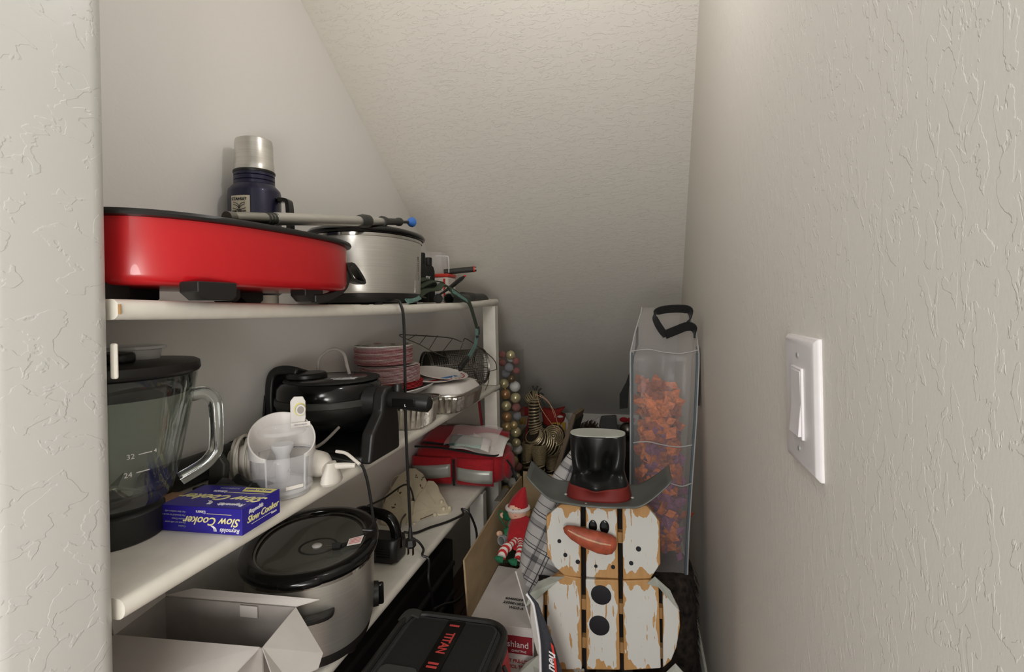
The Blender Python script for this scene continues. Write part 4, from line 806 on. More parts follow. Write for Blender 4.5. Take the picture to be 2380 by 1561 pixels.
zp = thing('zip_pouch', 'clear zip pouch with folded papers lying on the red bag', 'pouch', (-.55, 1.605, ZL+.128))
MB().grid(lambda s, t: V((-.075+.17*s+.02*t, -.03+.055*t, .008+.050*t+.008*math.sin(PI*s)+.004*math.sin(9*s+7*t))), 16, 8).obj('film', 'pouch_film', zp)
MB().grid(lambda s, t: V((-.04+.09*s, -.026+.035*t, .004+.028*t+.003*math.sin(5*s))), 8, 4).obj('folded_paper', mat('mint_paper', 'aebfb4', .7), zp, solid=.001)
MB().grid(lambda s, t: V((.015+.06*s, -.018+.035*t, .008+.032*t-.02*s)), 6, 4).obj('folded_paper', 'paper_white', zp, solid=.001)
MB().grid(lambda s, t: V((-.06+.05*s, -.022+.03*t, .006+.028*t)), 6, 4).obj('folded_paper', mat('dark_teal_paper', '3d5a55', .7), zp, solid=.001)
rp_ = thing('red_folder', 'thin red folder standing upright behind the red bag', 'folder', (-.60, 1.795, ZL)); rp_.rotation_euler.y = .0
MB().box((.040, 0, .15), (.008, .006, .26), M=Matrix.Rotation(-.10, 4, 'Y')).obj('spine', 'maroon', rp_)
MB().box((-.03, .002, .14), (.13, .004, .25)).obj('cover', 'grey_shelf_leg', rp_)

# black ribbed drawer unit under the low shelf
bd_ = thing('black_drawer_unit', 'black ribbed plastic drawer unit standing under the low shelf', 'drawer unit', (-.63, .96, ZF))
MB().box((0, 0, .222), (.21, .85, .44)).obj('body', 'black_plastic', bd_, smooth=False, bevel=.006)
for k in range(5): MB().box((.108, 0, .05+.082*k), (.012, .83, .012)).obj('rib', 'black_matte', bd_, smooth=False, bevel=.003)
# folded table leaning beyond the drawers
ftb = thing('folding_table', 'grey folded table with thin legs standing under the shelf end', 'table', (-.44, 1.66, ZF))
MB().box((-.03, .06, .225), (.022, .13, .45)).obj('table_top', 'grey_shelf_leg', ftb, smooth=False, bevel=.003)
MB().box((.035, .03, .21), (.014, .05, .42)).obj('table_leaf', 'dark_grey', ftb, smooth=False, bevel=.002)
for dx, dy in ((.012, -.02), (.052, .0)): MB().tube([(dx, dy, 0), (dx+.004, dy+.02, .44)], .005, 8).obj('leg', 'pale_metal', ftb)
sg = thing('black_suitcase', 'dark brown panelled case standing on the floor under the shelf', 'case', (-.43, 1.50, ZF))
MB().box((0, 0, .15), (.06, .05, .30)).obj('case_body', mat('brown_case', '3d322b', .6, bump=.1), sg, smooth=False, bevel=.005)
MB().box((0, -.0255, .18), (.05, .002, .003)).obj('case_trim', 'wire_grey', sg)

# ======================= FLOOR, FRONT =======================
# black and red cooler bag
cl = thing('cooler_bag', 'black and red insulated cooler bag at the bottom of the picture', 'cooler bag', (-.352, .815, ZF))
def rrect(hx, hy, r_, z, n=8, c=(0, 0)):
    out = []
    for sx, sy, a0 in ((1, 1, 0), (-1, 1, PI/2), (-1, -1, PI), (1, -1, 1.5*PI)):
        for k in range(n+1): a = a0+PI/2*k/n; out.append(V((c[0]+sx*(hx-r_)+r_*math.cos(a), c[1]+sy*(hy-r_)+r_*math.sin(a), z)))
    return out
zl = -.605-ZF
MB().loft([rrect(.118, .140, .03, .002, c=(-.012, 0)), rrect(.127, .149, .035, .02, c=(-.012, 0)), rrect(.127, .149, .04, zl*.62, c=(-.012, 0))]).obj('lower_body', 'black_fabric', cl, angle=50)
MB().loft([rrect(.128, .150, .04, zl*.60, c=(-.012, 0)), rrect(.124, .148, .04, zl*.80, c=(-.012, 0)), rrect(.112, .138, .045, zl-.028, c=(-.004, 0))]).obj('red_body', mat('red_nylon', 'c23a3d', .6, bump=.1, scale=40, var=.08), cl, angle=50)
MB().tube(rrect(.127, .150, .043, zl*.74, 6, c=(-.012, 0)), .003, 6, closed=True).obj('seam', 'black_fabric', cl)
ld = MB().loft([rrect(.108, .138, .045, zl-.032), rrect(.107, .137, .045, zl-.012), rrect(.101, .131, .042, zl-.004), rrect(.094, .122, .04, zl-.004)]).obj('lid', 'black_fabric', cl, angle=50)
MB().tube(rrect(.103, .133, .044, zl-.004, 8), .0072, 10, closed=True).obj('lid_piping', 'black_plastic', ld)
MB().loft([rrect(.088, .108, .018, zl-.004, c=(.0, .012)), rrect(.086, .106, .018, zl-.0005, c=(.0, .012))]).obj('lid_flap', 'black_matte', ld)
MB().tube(rrect(.086, .106, .018, zl, 5, c=(0, .012)), .002, 6, closed=True).obj('flap_binding', 'black_fabric', ld)
for s_ in (-1, 1): MB().loft([rrect(.034, .026, .012, zl-.001, c=(s_*.048, -.045)), rrect(.033, .025, .012, zl+.0022, c=(s_*.048, -.045))]).obj('grip_patch', mat('grey_rubber%d' % s_, '3a3a38', .7), ld)
MB().box((.004, .012, zl+.0008), (.034, .208, .0026)).obj('logo_strap', 'black_gloss', ld, smooth=False)
text('TITAN', .0235, 'ink_titan', ld, (.004, .052, zl+.0024), (0, -1, 0), (1, 0, 0), bold=.02, sx=.86)
for yy in (.102, -.003, -.012, -.075): MB().box((.004, yy, zl+.0024), (.019, .0042, .0006)).obj('logo_bar', 'ink_titan', ld, smooth=False)
MB().tube(smoothpath([(.100, .04, zl-.01), (.110, .02, zl-.012), (.111, -.04, zl-.012), (.100, -.07, zl-.010)], 5), 0, flat=(.016, .006), up=(0, 0, 1)).obj('side_handle', 'black_plastic', ld, bevel=.002)
MB().tube([(.110, .06, zl-.03), (.124, .055, zl-.055), (.134, .05, zl-.06)], .004, 6).obj('zip_pull', 'black_plastic', cl)
MB().tube(smoothpath([(-.105, .10, zl-.004), (-.095, .118, zl+.006), (-.075, .122, zl+.002)], 4), 0, flat=(.02, .004), up=(0, 0, 1)).obj('corner_tab', 'dark_grey', ld)

# cardboard tree box
tbx = thing('tree_box', 'white cardboard tree box with red band and open flaps beside the cooler bag', 'box', (-.27, 1.20, ZF))
O2 = V((-.27, 1.20, ZF)); x0, x1, ya, yb, zt_ = -.377, -.231, 1.078, 1.646, -.694
for nm, pts, mt in (('front_panel', [(x0, ya, ZF+.001), (x1, ya, ZF+.001), (x1, ya, zt_), (x0, ya, zt_)], 'white_card'), ('back_panel', [(x0, yb, ZF+.001), (x1, yb, ZF+.001), (x1, yb, zt_), (x0, yb, zt_)], 'brown_card'),
                    ('side_panel', [(x0, ya, ZF+.001), (x0, yb, ZF+.001), (x0, yb, zt_), (x0, ya, zt_)], 'brown_card'), ('side_panel', [(x1, ya, ZF+.001), (x1, yb, ZF+.001), (x1, yb, zt_), (x1, ya, zt_)], 'white_card'),
                    ('bottom_panel', [(x0, ya, ZF+.003), (x1, ya, ZF+.003), (x1, yb, ZF+.003), (x0, yb, ZF+.003)], 'brown_card')): panel(nm, pts, mt, tbx, .003, O2)
panel('flap', [(x0, ya, zt_), (x0, yb, zt_), (x0-.006, yb+.01, -.56), (x0-.004, 1.333, -.543), (x0-.006, ya-.005, -.557)], 'brown_card', tbx, .004, O2)
panel('flap', [(x0+.002, ya, zt_), (x1-.001, ya, zt_), (x1-.012, 1.305, zt_+.003), (x0+.004, 1.319, zt_+.003)], 'white_card', tbx, .003, O2)
panel('flap', [(x1, ya, zt_), (x1, 1.20, zt_), (x1-.024, 1.205, -.60), (x1-.036, ya+.002, -.573)], 'white_card', tbx, .003, O2)
panel('flap', [(x0, yb, zt_), (x1, yb, zt_), (x1+.01, yb+.03, -.56), (x0-.004, yb+.03, -.55)], 'brown_card', tbx, .003, O2)
for k, s in enumerate(('6040005914-20', '2200010025793', 'WD2-A')):
    text(s, .0118, 'ink_black', tbx, V((-.282, 1.172-.0165*k, zt_+.0052))-O2, (.98, -.06, 0), (.0, 1, 0), sx=.92, bold=.012)
fy = ya-.0024
MB().box(V((-.304, fy, -.730))-O2, (.144, .0012, .038)).obj('red_band', 'maroon', tbx, smooth=False)
text('ashland', .0190, 'ink_white', tbx, V((-.268, fy-.001, -.729))-O2, (1, 0, 0), (0, 0, 1))
text('CHRISTMAS', .0063, 'ink_white', tbx, V((-.262, fy-.001, -.7430))-O2, (1, 0, 0), (0, 0, 1))
text('7 FT PRE-LIT', .0098, 'ink_red', tbx, V((-.270, fy-.001, -.765))-O2, (1, 0, 0), (0, 0, 1), bold=.015)
text('PENCIL TREE', .0098, 'ink_red', tbx, V((-.270, fy-.001, -.7775))-O2, (1, 0, 0), (0, 0, 1), bold=.015)
for cx_ in (-.318, -.27): MB().tube([V((cx_+a, fy-.0008, z))-O2 for a, z in ((-.021, -.80), (.021, -.80), (.021, -.87), (-.021, -.87))], .0005, 4, closed=True).obj('print_frame', 'ink_red', tbx)
# contents of the box
gd = thing('green_garland', 'dark green artificial garland filling the open tree box', 'garland', (-.304, 1.46, -.685))
gd['kind'] = 'stuff'
m = MB()
for k in range(900):
    p = V((R.uniform(-.058, .058), R.uniform(-.13, .145), R.uniform(-.02, .030)+.02)); d = V((R.uniform(-1, 1), R.uniform(-1, 1), R.uniform(-.1, .9))).normalized()*R.uniform(.012, .024); s_ = d.cross(V((.3, .5, .8))).normalized()*.0013
    m.add([p-s_, p+s_, p+d], [(0, 1, 2)])
o = m.obj('needles', 'garland', gd, smooth=False); o['kind'] = 'stuff'
MB().grid(lambda s, t: V((-.06+.12*s, -.135+.28*t, .004*math.sin(9*s+7*t))), 8, 12).obj('garland_bed', 'garland', gd, solid=.004)
ef = thing('elf_doll', 'cloth elf doll with red hat and striped legs lying in the tree box', 'doll', (-.275, 1.31, -.64))
e0 = V((-.275, 1.31, -.64)); G = lambda u, v, z: AZ(u, v, z)-e0
hd = G(1203, 1186, -.545)
MB().ball(hd, .0275, 18, 12, (1, .95, 1.05)).obj('head', 'skin', ef)
MB().loft([[hd+V((rr_*math.cos(2*PI*k/18)+ox, rr_*.9*math.sin(2*PI*k/18)+oy, oz)) for k in range(18)] for rr_, ox, oy, oz in ((.029, 0, .002, .006), (.027, .002, .003, .016), (.020, .006, .005, .034), (.011, .012, .008, .050), (.004, .017, .010, .060))]).obj('hat', 'red_cloth', ef)
MB().tube([hd+V((.029*math.cos(2*PI*k/18), .027*math.sin(2*PI*k/18)+.002, .007)) for k in range(18)], .0055, 8, closed=True).obj('hat_trim', 'elf_white', ef)
vd = (-(hd+e0)).normalized(); rtv = V((-vd.y, vd.x, 0)).normalized()
for a_, b_ in ((-.012, .001), (.004, .001)): MB().ball(hd+vd*.0262+rtv*a_+V((0, 0, b_)), .0022, 8, 6, (.7, .7, 1.3)).obj('eye', 'ink_black', ef)
MB().ball(hd+vd*.028+rtv*-.004+V((0, 0, -.006)), .003, 8, 6).obj('nose', 'skin', ef)
MB().tube([hd+vd*.0265+rtv*(-.010+.004*k)+V((0, 0, -.0135-.0018*math.sin(PI*k/3))) for k in range(4)], .0008, 5).obj('mouth', 'ink_red', ef)
MB().ball(hd+rtv*.020+V((0, .004, -.006)), .018, 12, 8, (.8, .9, 1.2)).obj('hair', 'hair', ef)
MB().loft([[p+V((r_*math.cos(2*PI*k/16), r_*.55*math.sin(2*PI*k/16), r_*.75*math.sin(2*PI*k/16))) for k in range(16)] for p, r_ in ((hd+V((.002, -.012, -.024)), .016), (hd+V((.004, -.022, -.030)), .027), (G(1208, 1216, -.575), .030))]).obj('jacket', 'dark_green_cloth', ef)
MB().tube(smoothpath([G(1203, 1200, -.565), G(1190, 1200, -.565), G(1176, 1197, -.570)], 5), [.013]*5+[.0135]*5+[.011], 10).obj('sleeve', 'dark_green_cloth', ef)
MB().tube(smoothpath([G(1196, 1222, -.58), G(1185, 1234, -.585), G(1174, 1240, -.59)], 5), .012, 10).obj('sleeve', 'dark_green_cloth', ef)
for u, v, z in ((1168, 1197, -.571), (1161, 1240, -.592)):
    c_ = G(u, v, z); MB().ball(c_, .0085, 10, 8, (1, .8, .9)).obj('mitten', 'skin', ef)
    MB().tube([c_+V((.004, -.004, .003)), c_+V((.001, -.010, .007))], [.0032, .002], 6).obj('thumb', 'skin', ef)
MB().loft([[p+V((a_*math.cos(2*PI*k/20), b_*math.sin(2*PI*k/20), c_*math.sin(2*PI*k/20))) for k in range(20)] for p, a_, b_, c_ in ((G(1206, 1208, -.572), .020, .008, .012), (G(1210, 1222, -.575), .033, .016, .024), (G(1209, 1242, -.585), .035, .018, .026), (G(1207, 1256, -.592), .031, .014, .020))]).obj('tunic', 'red_cloth', ef)
MB().tube(smoothpath([G(1200, 1254, -.594), G(1188, 1264, -.595), G(1172, 1278, -.602), G(1166, 1294, -.612)], 6), [.008]*8+[.012]*8+[.011]*3, 12).obj('leg', 'striped', ef)
MB().tube(smoothpath([G(1208, 1252, -.594), G(1211, 1266, -.595), G(1209, 1284, -.602), G(1203, 1300, -.612)], 6), [.008]*8+[.0105]*8+[.009]*3, 12).obj('leg', 'striped', ef)
for u, v in ((1158, 1298), (1190, 1305)): MB().tube([G(u+10, v+1, -.618), G(u, v, -.616), G(u-8, v-3, -.610)], [.009, .008, .002], 10).obj('shoe', 'dark_green_cloth', ef)
MB().box(G(1218, 1245, -.588), (.022, .004, .018), M=Matrix.Rotation(.4, 4, 'Y')).obj('tag', 'elf_white', ef)
tu = thing('card_tube', 'grey cardboard tube end poking out beside the elf doll', 'tube', AZ(1165, 1256, -.60))
T0 = AZ(1165, 1256, -.60); d_ = V((.35, .90, -.12)).normalized(); sx_ = d_.cross(V((0, 0, 1))).normalized(); sz_ = sx_.cross(d_)
MB().loft([[d_*l_+sx_*(r_*math.cos(2*PI*k/20))+sz_*(r_*math.sin(2*PI*k/20)) for k in range(20)] for l_, r_ in ((.06, .0125), (0, .0125), (0, .0095), (.058, .0095))], (True, True)).obj('tube_wall', mat('grey_tube', '8f9090', .7), tu)
wf = thing('white_plush', 'white fluffy plush lump behind the elf doll in the box', 'plush', (-.262, 1.50, -.600))
m = MB(); q = random.Random(3)
MB().ball((0, 0, 0), .036, 18, 12, (.75, 1, .9)).obj('plush_body', 'elf_white', wf)
for k in range(260):
    a = q.uniform(0, 2*PI); z_ = q.uniform(-1, 1); r_ = math.sqrt(1-z_*z_); n_ = V((r_*math.cos(a)*.75, r_*math.sin(a), z_*.9)); p = n_*.034; s_ = n_.cross(V((.2, .7, .6))).normalized()*.0022; m.add([p-s_, p+s_, p+n_*.009+V((q.uniform(-.003, .003), q.uniform(-.003, .003), -.001))], [(0, 1, 2)])
o = m.obj('tufts', 'elf_white', wf, smooth=False); o['kind'] = 'stuff'
hk = thing('wire_hanger_hook', 'thin green wire hook standing at the left of the elf', 'hook', AZ(1172, 1216, -.60))
H0 = AZ(1172, 1216, -.60); MB().tube(smoothpath([AZ(u, v, z)-H0 for u, v, z in ((1176, 1225, -.60), (1166, 1210, -.58), (1159, 1195, -.565), (1163, 1186, -.555), (1170, 1190, -.558))], 5), .0018, 6).obj('hook_wire', 'dark_green_cloth', hk)

# plaid cushion between the box and the snowman
pc0 = V((-.10, 1.12, -.55)); pcq = thing('plaid_cushion', 'white cushion with grey plaid stripes wedged behind the wooden snowman', 'cushion', pc0)
ol = [(1338, 1030), (1420, 1075), (1470, 1180), (1450, 1330), (1400, 1420), (1320, 1425), (1262, 1412), (1228, 1395), (1214, 1375), (1207, 1318), (1222, 1235), (1250, 1160), (1290, 1095)]
olp = smoothpath([AY(u, v, 1.125)-pc0 for u, v in ol]+[AY(*ol[0], 1.125)-pc0], 4)[:-1]
cen = sum(olp, V())/len(olp); rings = []
for s_, dy in ((1, .0), (.97, -.008), (.85, -.018), (.6, -.024), (.3, -.027), (.02, -.028)): rings.append([cen+(p-cen)*s_+V((0, dy, 0)) for p in olp])
back = [[p+V((0, -2*(p.y-cen.y)+.0, 0)) for p in r_] for r_ in rings[::-1]]
pm = MB().loft(back+rings[1:]); o = pm.obj('cushion_cover', 'plaid', pcq, angle=180)
uv = o.data.uv_layers.new(name='UVMap')
for l_ in o.data.loops:
    p = o.data.vertices[l_.vertex_index].co; a = .42; x, z = p.x+.35*p.y, p.z; uv.data[l_.index].uv = ((x*math.cos(a)-z*math.sin(a))*4.6+.3, (x*math.sin(a)+z*math.cos(a))*4.6)

# ---------------- wooden snowman
sn = thing('wooden_snowman', 'weathered white plank snowman with a black metal top hat', 'snowman', (-.075, 1.05, ZF))
N0 = V((-.075, 1.05, ZF))
def plank(poly, y=1.05, th=.016): return MB().prism([AY(u, v, y)-N0 for u, v in poly], (0, th, 0)).obj('plank', 'worn_white', sn, smooth=False, bevel=.0022)
plank([(1303, 1172), (1349, 1172), (1350, 1342), (1312, 1338), (1290, 1318), (1271, 1288), (1269, 1200)])
plank([(1361, 1172), (1434, 1173), (1437, 1345), (1362, 1341)])
plank([(1446, 1173), (1503, 1175), (1533, 1212), (1535, 1310), (1512, 1345), (1448, 1347)])
# round middle section
plank([(1263, 1350), (1263, 1548), (1250, 1525), (1237, 1480), (1231, 1430), (1232, 1398), (1242, 1374)])
plank([(1271, 1351), (1296, 1334), (1350, 1344), (1352, 1556), (1300, 1556), (1271, 1552)])
plank([(1361, 1346), (1437, 1348), (1441, 1557), (1363, 1556)])
plank([(1447, 1349), (1510, 1347), (1531, 1366), (1536, 1553), (1450, 1558)])
plank([(1540, 1370), (1562, 1388), (1579, 1420), (1581, 1455), (1572, 1505), (1560, 1535), (1541, 1552)])
# lower section, down to the floor
for a_, b_, zt2 in ((-.285, -.205, -.80), (-.195, -.120, -.752), (-.112, -.044, -.748), (-.036, .042, -.750), (.050, .118, -.80)):
    MB().prism([V((a_, 1.05, ZF+.001))-N0, V((b_, 1.05, ZF+.001))-N0, V((b_, 1.05, zt2))-N0, V((a_, 1.05, zt2-.01))-N0], (0, .016, 0)).obj('plank', 'worn_white', sn, smooth=False, bevel=.0022)
for z_, x_0, x_1 in ((-.475, -.18, .03), (-.62, -.21, .055), (-.70, -.21, .05), (-.84, -.215, .10), (-1.02, -.215, .10)): MB().box(V(((x_0+x_1)/2, 1.075, z_))-N0, (x_1-x_0, .016, .022)).obj('cross_bar', 'tan_wood', sn, smooth=False)
for xx in (-.1175, -.040): MB().box(V((xx, 1.0865, -.62))-N0, (.034, .006, .46)).obj('back_strip', 'dark_recess', sn, smooth=False)
for xx, z_ in ((-.205, -.66), (.047, -.66)): MB().box(V((xx, 1.0865, z_))-N0, (.024, .006, .16)).obj('back_strip', 'dark_recess', sn, smooth=False)
# pale sheet metal pieces at the joints
for pl_ in ([(1226, 1398), (1232, 1378), (1250, 1352), (1282, 1330), (1312, 1340), (1296, 1350), (1250, 1382)], [(1503, 1345), (1522, 1340), (1558, 1372), (1578, 1408), (1560, 1398), (1530, 1364)],
            [(1200, 1561), (1222, 1540), (1252, 1522), (1268, 1548), (1262, 1575), (1230, 1590)], [(1545, 1550), (1570, 1542), (1600, 1575), (1560, 1585)]):
    MB().prism([AY(u, v, 1.042)-N0+V((0, -.018*(k % 3 == 0), 0)) for k, (u, v) in enumerate(pl_)], (0, .002, 0)).obj('tin_wing', 'pale_metal', sn, smooth=False)
# face
def disc(u, v, rx, ry, nm, mt, y=1.0495, th=.0016):
    c_ = AY(u, v, y)-N0; MB().loft([[c_+V((rx*s_*math.cos(2*PI*k/24), -l_, ry*s_*math.sin(2*PI*k/24))) for k in range(24)] for s_, l_ in ((1, -.0004), (1, th*.6), (.85, th))]).obj(nm, mt, sn)
disc(1378, 1222, .0085, .0125, 'eye', 'black_gloss', th=.003); disc(1405, 1224, .0095, .0135, 'eye', 'black_gloss', th=.003)
for u, v, r_ in ((1300, 1257, .0040), (1314, 1289, .0042), (1343, 1305, .0045), (1385, 1315, .0034), (1425, 1317, .0040), (1467, 1308, .0042), (1484, 1275, .0050)): disc(u, v, r_, r_, 'mouth_dot', 'ink_black')
disc(1397, 1382, .0205, .0195, 'button', 'ink_black', th=.0012); disc(1393, 1453, .0205, .0200, 'button', 'ink_black', th=.0012)
na, nb = AY(1309, 1226, 1.030)-N0, AY(1425, 1268, 1.034)-N0
dn_ = (nb-na).normalized(); un = V((0, -1, 0)); sn_ = dn_.cross(un)
rg = []
for f_, w_, h_ in ((0, .001, .001), (.05, .008, .006), (.2, .014, .011), (.45, .0185, .015), (.75, .0215, .017), (.92, .0205, .016), (1.02, .016, .011), (1.06, .006, .004)): rg.append([na+(nb-na)*f_+sn_*(w_*math.cos(2*PI*k/20)+(.004*math.sin(PI*f_)))+un*(h_*math.sin(2*PI*k/20)) for k in range(20)])
ns = MB().loft(rg).obj('carrot_nose', 'carrot', sn, angle=60)
MB().tube([na+(nb-na)*f_+sn_*(-.0035+.004*math.sin(PI*f_)-.004*f_)+un*h_ for f_, h_ in ((.1, .0085), (.3, .0128), (.5, .0150), (.75, .0166), (.95, .0148))], [.0012, .0022, .0022, .0022, .0012], 7).obj('worn_streak', 'carrot_light', ns)
# metal hat
def brimf(s, t):
    x = -.200+.234*s; e_ = abs(s-.49)/.51; up_ = .042*max(0, (e_-.62)/.38)**1.5
    y = .985+.115*t; bow = -.010*math.sin(PI*s); xx = x+(s-.5)*.05*max(0, (e_-.5)/.5)
    z = -.381+.004*t+up_*(1.15-.2*t)
    return V((xx-.012*(1-s)*t, y+.020*e_*e_+bow, z))-N0
MB().grid(brimf, 40, 12).obj('hat_brim', 'galvanised', sn, solid=.0018)
def hatring(z, hw_, hd_, cxo, dent):
    out = []
    for k in range(56):
        a = 2*PI*k/56; p_ = 2.6; ct, st = math.cos(a), math.sin(a)
        x = math.copysign(abs(ct)**(2/p_), ct)*hw_; y = math.copysign(abs(st)**(2/p_), st)*hd_
        d = 0
        if st < 0: d = sum(am*math.exp(-((x-cx_)/wd)**2)*math.exp(-((z-z_0)/hz)**2) for am, cx_, wd, z_0, hz in dent)
        sq = 1-.085*math.exp(-((z+.330)/.022)**2)+.03*math.exp(-((z+.380)/.014)**2)
        out.append(V((cxo+x*sq, 1.040+y+d, z))-N0)
    return out
DT = [(.034, -.024, .009, -.308, .022), (.036, .019, .009, -.312, .022), (-.020, -.002, .016, -.348, .012), (.024, .0, .03, -.331, .007), (.016, -.045, .01, -.340, .012), (.016, .042, .01, -.338, .012), (.012, -.030, .010, -.285, .03), (.012, .03, .010, -.285, .03)]
zs_ = [-.380+(-.256+.380)*k/30 for k in range(31)]
rings = [hatring(z, .0615-.0075*min(1, (z+.380)/.07)-.0*(z), .042-.008*(z+.380)/.134, -.0815-.004*0, DT) for z in zs_]
MB().loft(rings, (False, False)).obj('hat_crown', 'hat_black', sn, angle=70, solid=.0012)
rings = [[p+V((0, -.0012 if p.y < -.01 else .001, 0)) for p in hatring(z, .0622-.0075*min(1, (z+.380)/.07), .0425-.008*(z+.380)/.134, -.0815, DT)] for z in [-.380+.026*k/6 for k in range(7)]]
MB().loft(rings, (False, False)).obj('hat_band', 'hat_red', sn, solid=.001)
rt_ = hatring(-.2565, .0545, .034, -.0815, []); MB().loft([rt_, [p*1+V((0, 0, .002)) for p in rt_]]).obj('hat_top', 'pale_metal', sn)
for u, v in ((1315, 1148), (1470, 1156), (1362, 1170)): MB().ball(AY(u, v, .99)-N0, .0032, 8, 6, (1, 1, .6)).obj('rivet', 'silver_band', sn)

# slate sports bag corner in front of the snowman
sb0 = V((-.17, .93, ZF)); sbg = thing('sports_bag', 'dark slate bag with white piping and script rising in front of the snowman', 'bag', sb0)
rows_ = [(1378, 1225, 1230), (1400, 1240, 1251), (1430, 1246, 1263), (1460, 1251, 1276), (1500, 1256, 1290), (1561, 1258, 1309), (1650, 1258, 1335), (1780, 1255, 1360), (1950, 1250, 1380), (2110, 1248, 1385)]
rg = []; ed = []
for v_, ul, ur in rows_:
    a_, b_ = AY(ul, v_, .935), AY(ur, v_, .935); a_.z = max(a_.z, ZF+.002); b_.z = a_.z; w_ = b_.x-a_.x; d_ = .002+.32*w_; ed.append(a_-sb0+V((-.001, -.002, 0)))
    rg.append([a_-sb0, a_+V((w_*.33, -d_*.8, 0))-sb0, a_+V((w_*.66, -d_*.8, 0))-sb0, b_-sb0, a_+V((w_*.5, d_, 0))-sb0])
MB().loft(rg).obj('bag_body', 'bag_slate', sbg, angle=80)
MB().tube(smoothpath(ed, 3), .0026, 7).obj('piping', 'ink_white', sbg)
t_ = AY(1281, 1540, .918)-sb0; text('neu', .024, 'ink_white', sbg, t_, (.02, -.04, 1), (-1, 0, 0), shear=.5, bold=.02)
MB().prism([AY(u, v, .9185)-sb0 for u, v in ((1280, 1492), (1286, 1500), (1293, 1540), (1297, 1590), (1290, 1560), (1286, 1525))], (0, -.0012, 0)).obj('orange_swoosh', 'red_plastic', sbg, smooth=False)

# ======================= FLOOR, BACK =======================
# clear storage bag full of autumn garland, on a dark fur bundle
fb = thing('fur_bundle', 'dark brown faux fur bundle on the floor under the clear bag', 'bundle', (.055, 1.50, ZF))
MB().lathe([(.06, 0), (.085, .02), (.09, .15), (.088, .30), (.082, .365), (.06, .380), (.001, .383)], 32, sx=1, sy=1.3, p=2.6).obj('bundle_body', 'fur_dark', fb, angle=70)
q = random.Random(11); m = MB()
for k in range(1500):
    a = q.uniform(0, 2*PI); z_ = q.uniform(.01, .36); n_ = V((math.cos(a), math.sin(a), 0)); p = V((n_.x*.088, n_.y*.114, z_)); s_ = V((-n_.y, n_.x, 0))*.003; m.add([p-s_, p+s_, p+n_*.012+V((0, 0, -.028))], [(0, 1, 2)])
o = m.obj('fur', 'fur_dark', fb, smooth=False); o['kind'] = 'stuff'
cb = thing('storage_bag', 'tall clear storage bag with black handles holding orange garland by the right wall', 'storage bag', (.05, 1.50, -.7175))
K0 = V((.05, 1.50, -.7175))
rows = [(-.716, -.028, .116, 1.425, 1.58), (-.60, -.028, .122, 1.42, 1.59), (-.51, -.027, .129, 1.42, 1.60), (-.30, -.022, .146, 1.415, 1.60), (-.16, -.020, .155, 1.42, 1.60), (-.13, -.019, .156, 1.425, 1.60), (-.075, -.006, .153, 1.45, 1.585), (-.02, .012, .140, 1.49, 1.55), (-.008, .014, .137, 1.505, 1.535)]
def bagring(z, xa, xb, y0_, y1_):
    n_ = 8; out = []
    for (ax, ay), (bx, by) in (((xa, y0_), (xb, y0_)), ((xb, y0_), (xb, y1_)), ((xb, y1_), (xa, y1_)), ((xa, y1_), (xa, y0_))):
        for k in range(n_): f_ = k/n_; wv = .004*math.sin(z*37+ax*50+f_*9+ay*11); out.append(V((ax+(bx-ax)*f_+(wv if ax == bx else 0), ay+(by-ay)*f_+(wv if ay == by else 0), z))-K0)
    return out
MB().loft([bagring(*r_) for r_ in rows]).obj('clear_cover', 'sheer', cb, angle=40)
for i_ in (1, 2):
    MB().tube([V(((r_[i_]+(.004 if i_ == 1 else -.004)), r_[3]-.001, r_[0]))-K0 for r_ in rows[:6]], .0035, 6).obj('edge_trim', 'slate_trim', cb)
    MB().tube([V((r_[i_], r_[3]-.002, r_[0]))-K0 for r_ in rows], .0022, 6).obj('edge_piping', 'sheer_trim', cb)
for z_, xa, xb in ((-.372, -.022, .142), (-.125, -.018, .154), (-.475, .04, .130)): MB().tube(smoothpath([V((xa+(xb-xa)*f_, 1.416-.002*math.sin(9*f_), z_+.006*math.sin(7*f_)))-K0 for f_ in (0, .25, .5, .75, 1)], 3), .0016, 6).obj('seam', 'sheer_trim', cb)
hl = [AY(u, v, 1.435)-K0 for u, v in ((1548, 782), (1528, 752), (1522, 730), (1540, 720), (1580, 717), (1602, 722), (1604, 740), (1598, 752))]
MB().tube(smoothpath(hl, 5), 0, flat=(.003, .028), up=(.2, -1, 1)).obj('handle', 'black_fabric', cb)
hl = [AY(u, v, 1.425)-K0 for u, v in ((1545, 778), (1570, 768), (1598, 758), (1612, 765), (1614, 785))]
MB().tube(smoothpath(hl, 5), 0, flat=(.003, .026), up=(0, -.5, 1)).obj('handle', 'black_fabric', cb)
MB().prism([AY(u, v, 1.47)-K0 for u, v in ((1484, 757), (1479, 763), (1477, 800), (1468, 850), (1455, 888), (1440, 916), (1440, 950), (1459, 948), (1462, 900), (1470, 860), (1474, 830), (1484, 800))], (0, .003, 0)).obj('side_strap', 'black_fabric', cb, smooth=False)
MB().tube(smoothpath([V((.160, 1.50, -.12))-K0, V((.1625, 1.50, -.2))-K0, V((.1605, 1.50, -.28))-K0], 5), 0, flat=(.03, .003), up=(1, 0, 0)).obj('side_strap', 'black_fabric', cb)
q = random.Random(5)
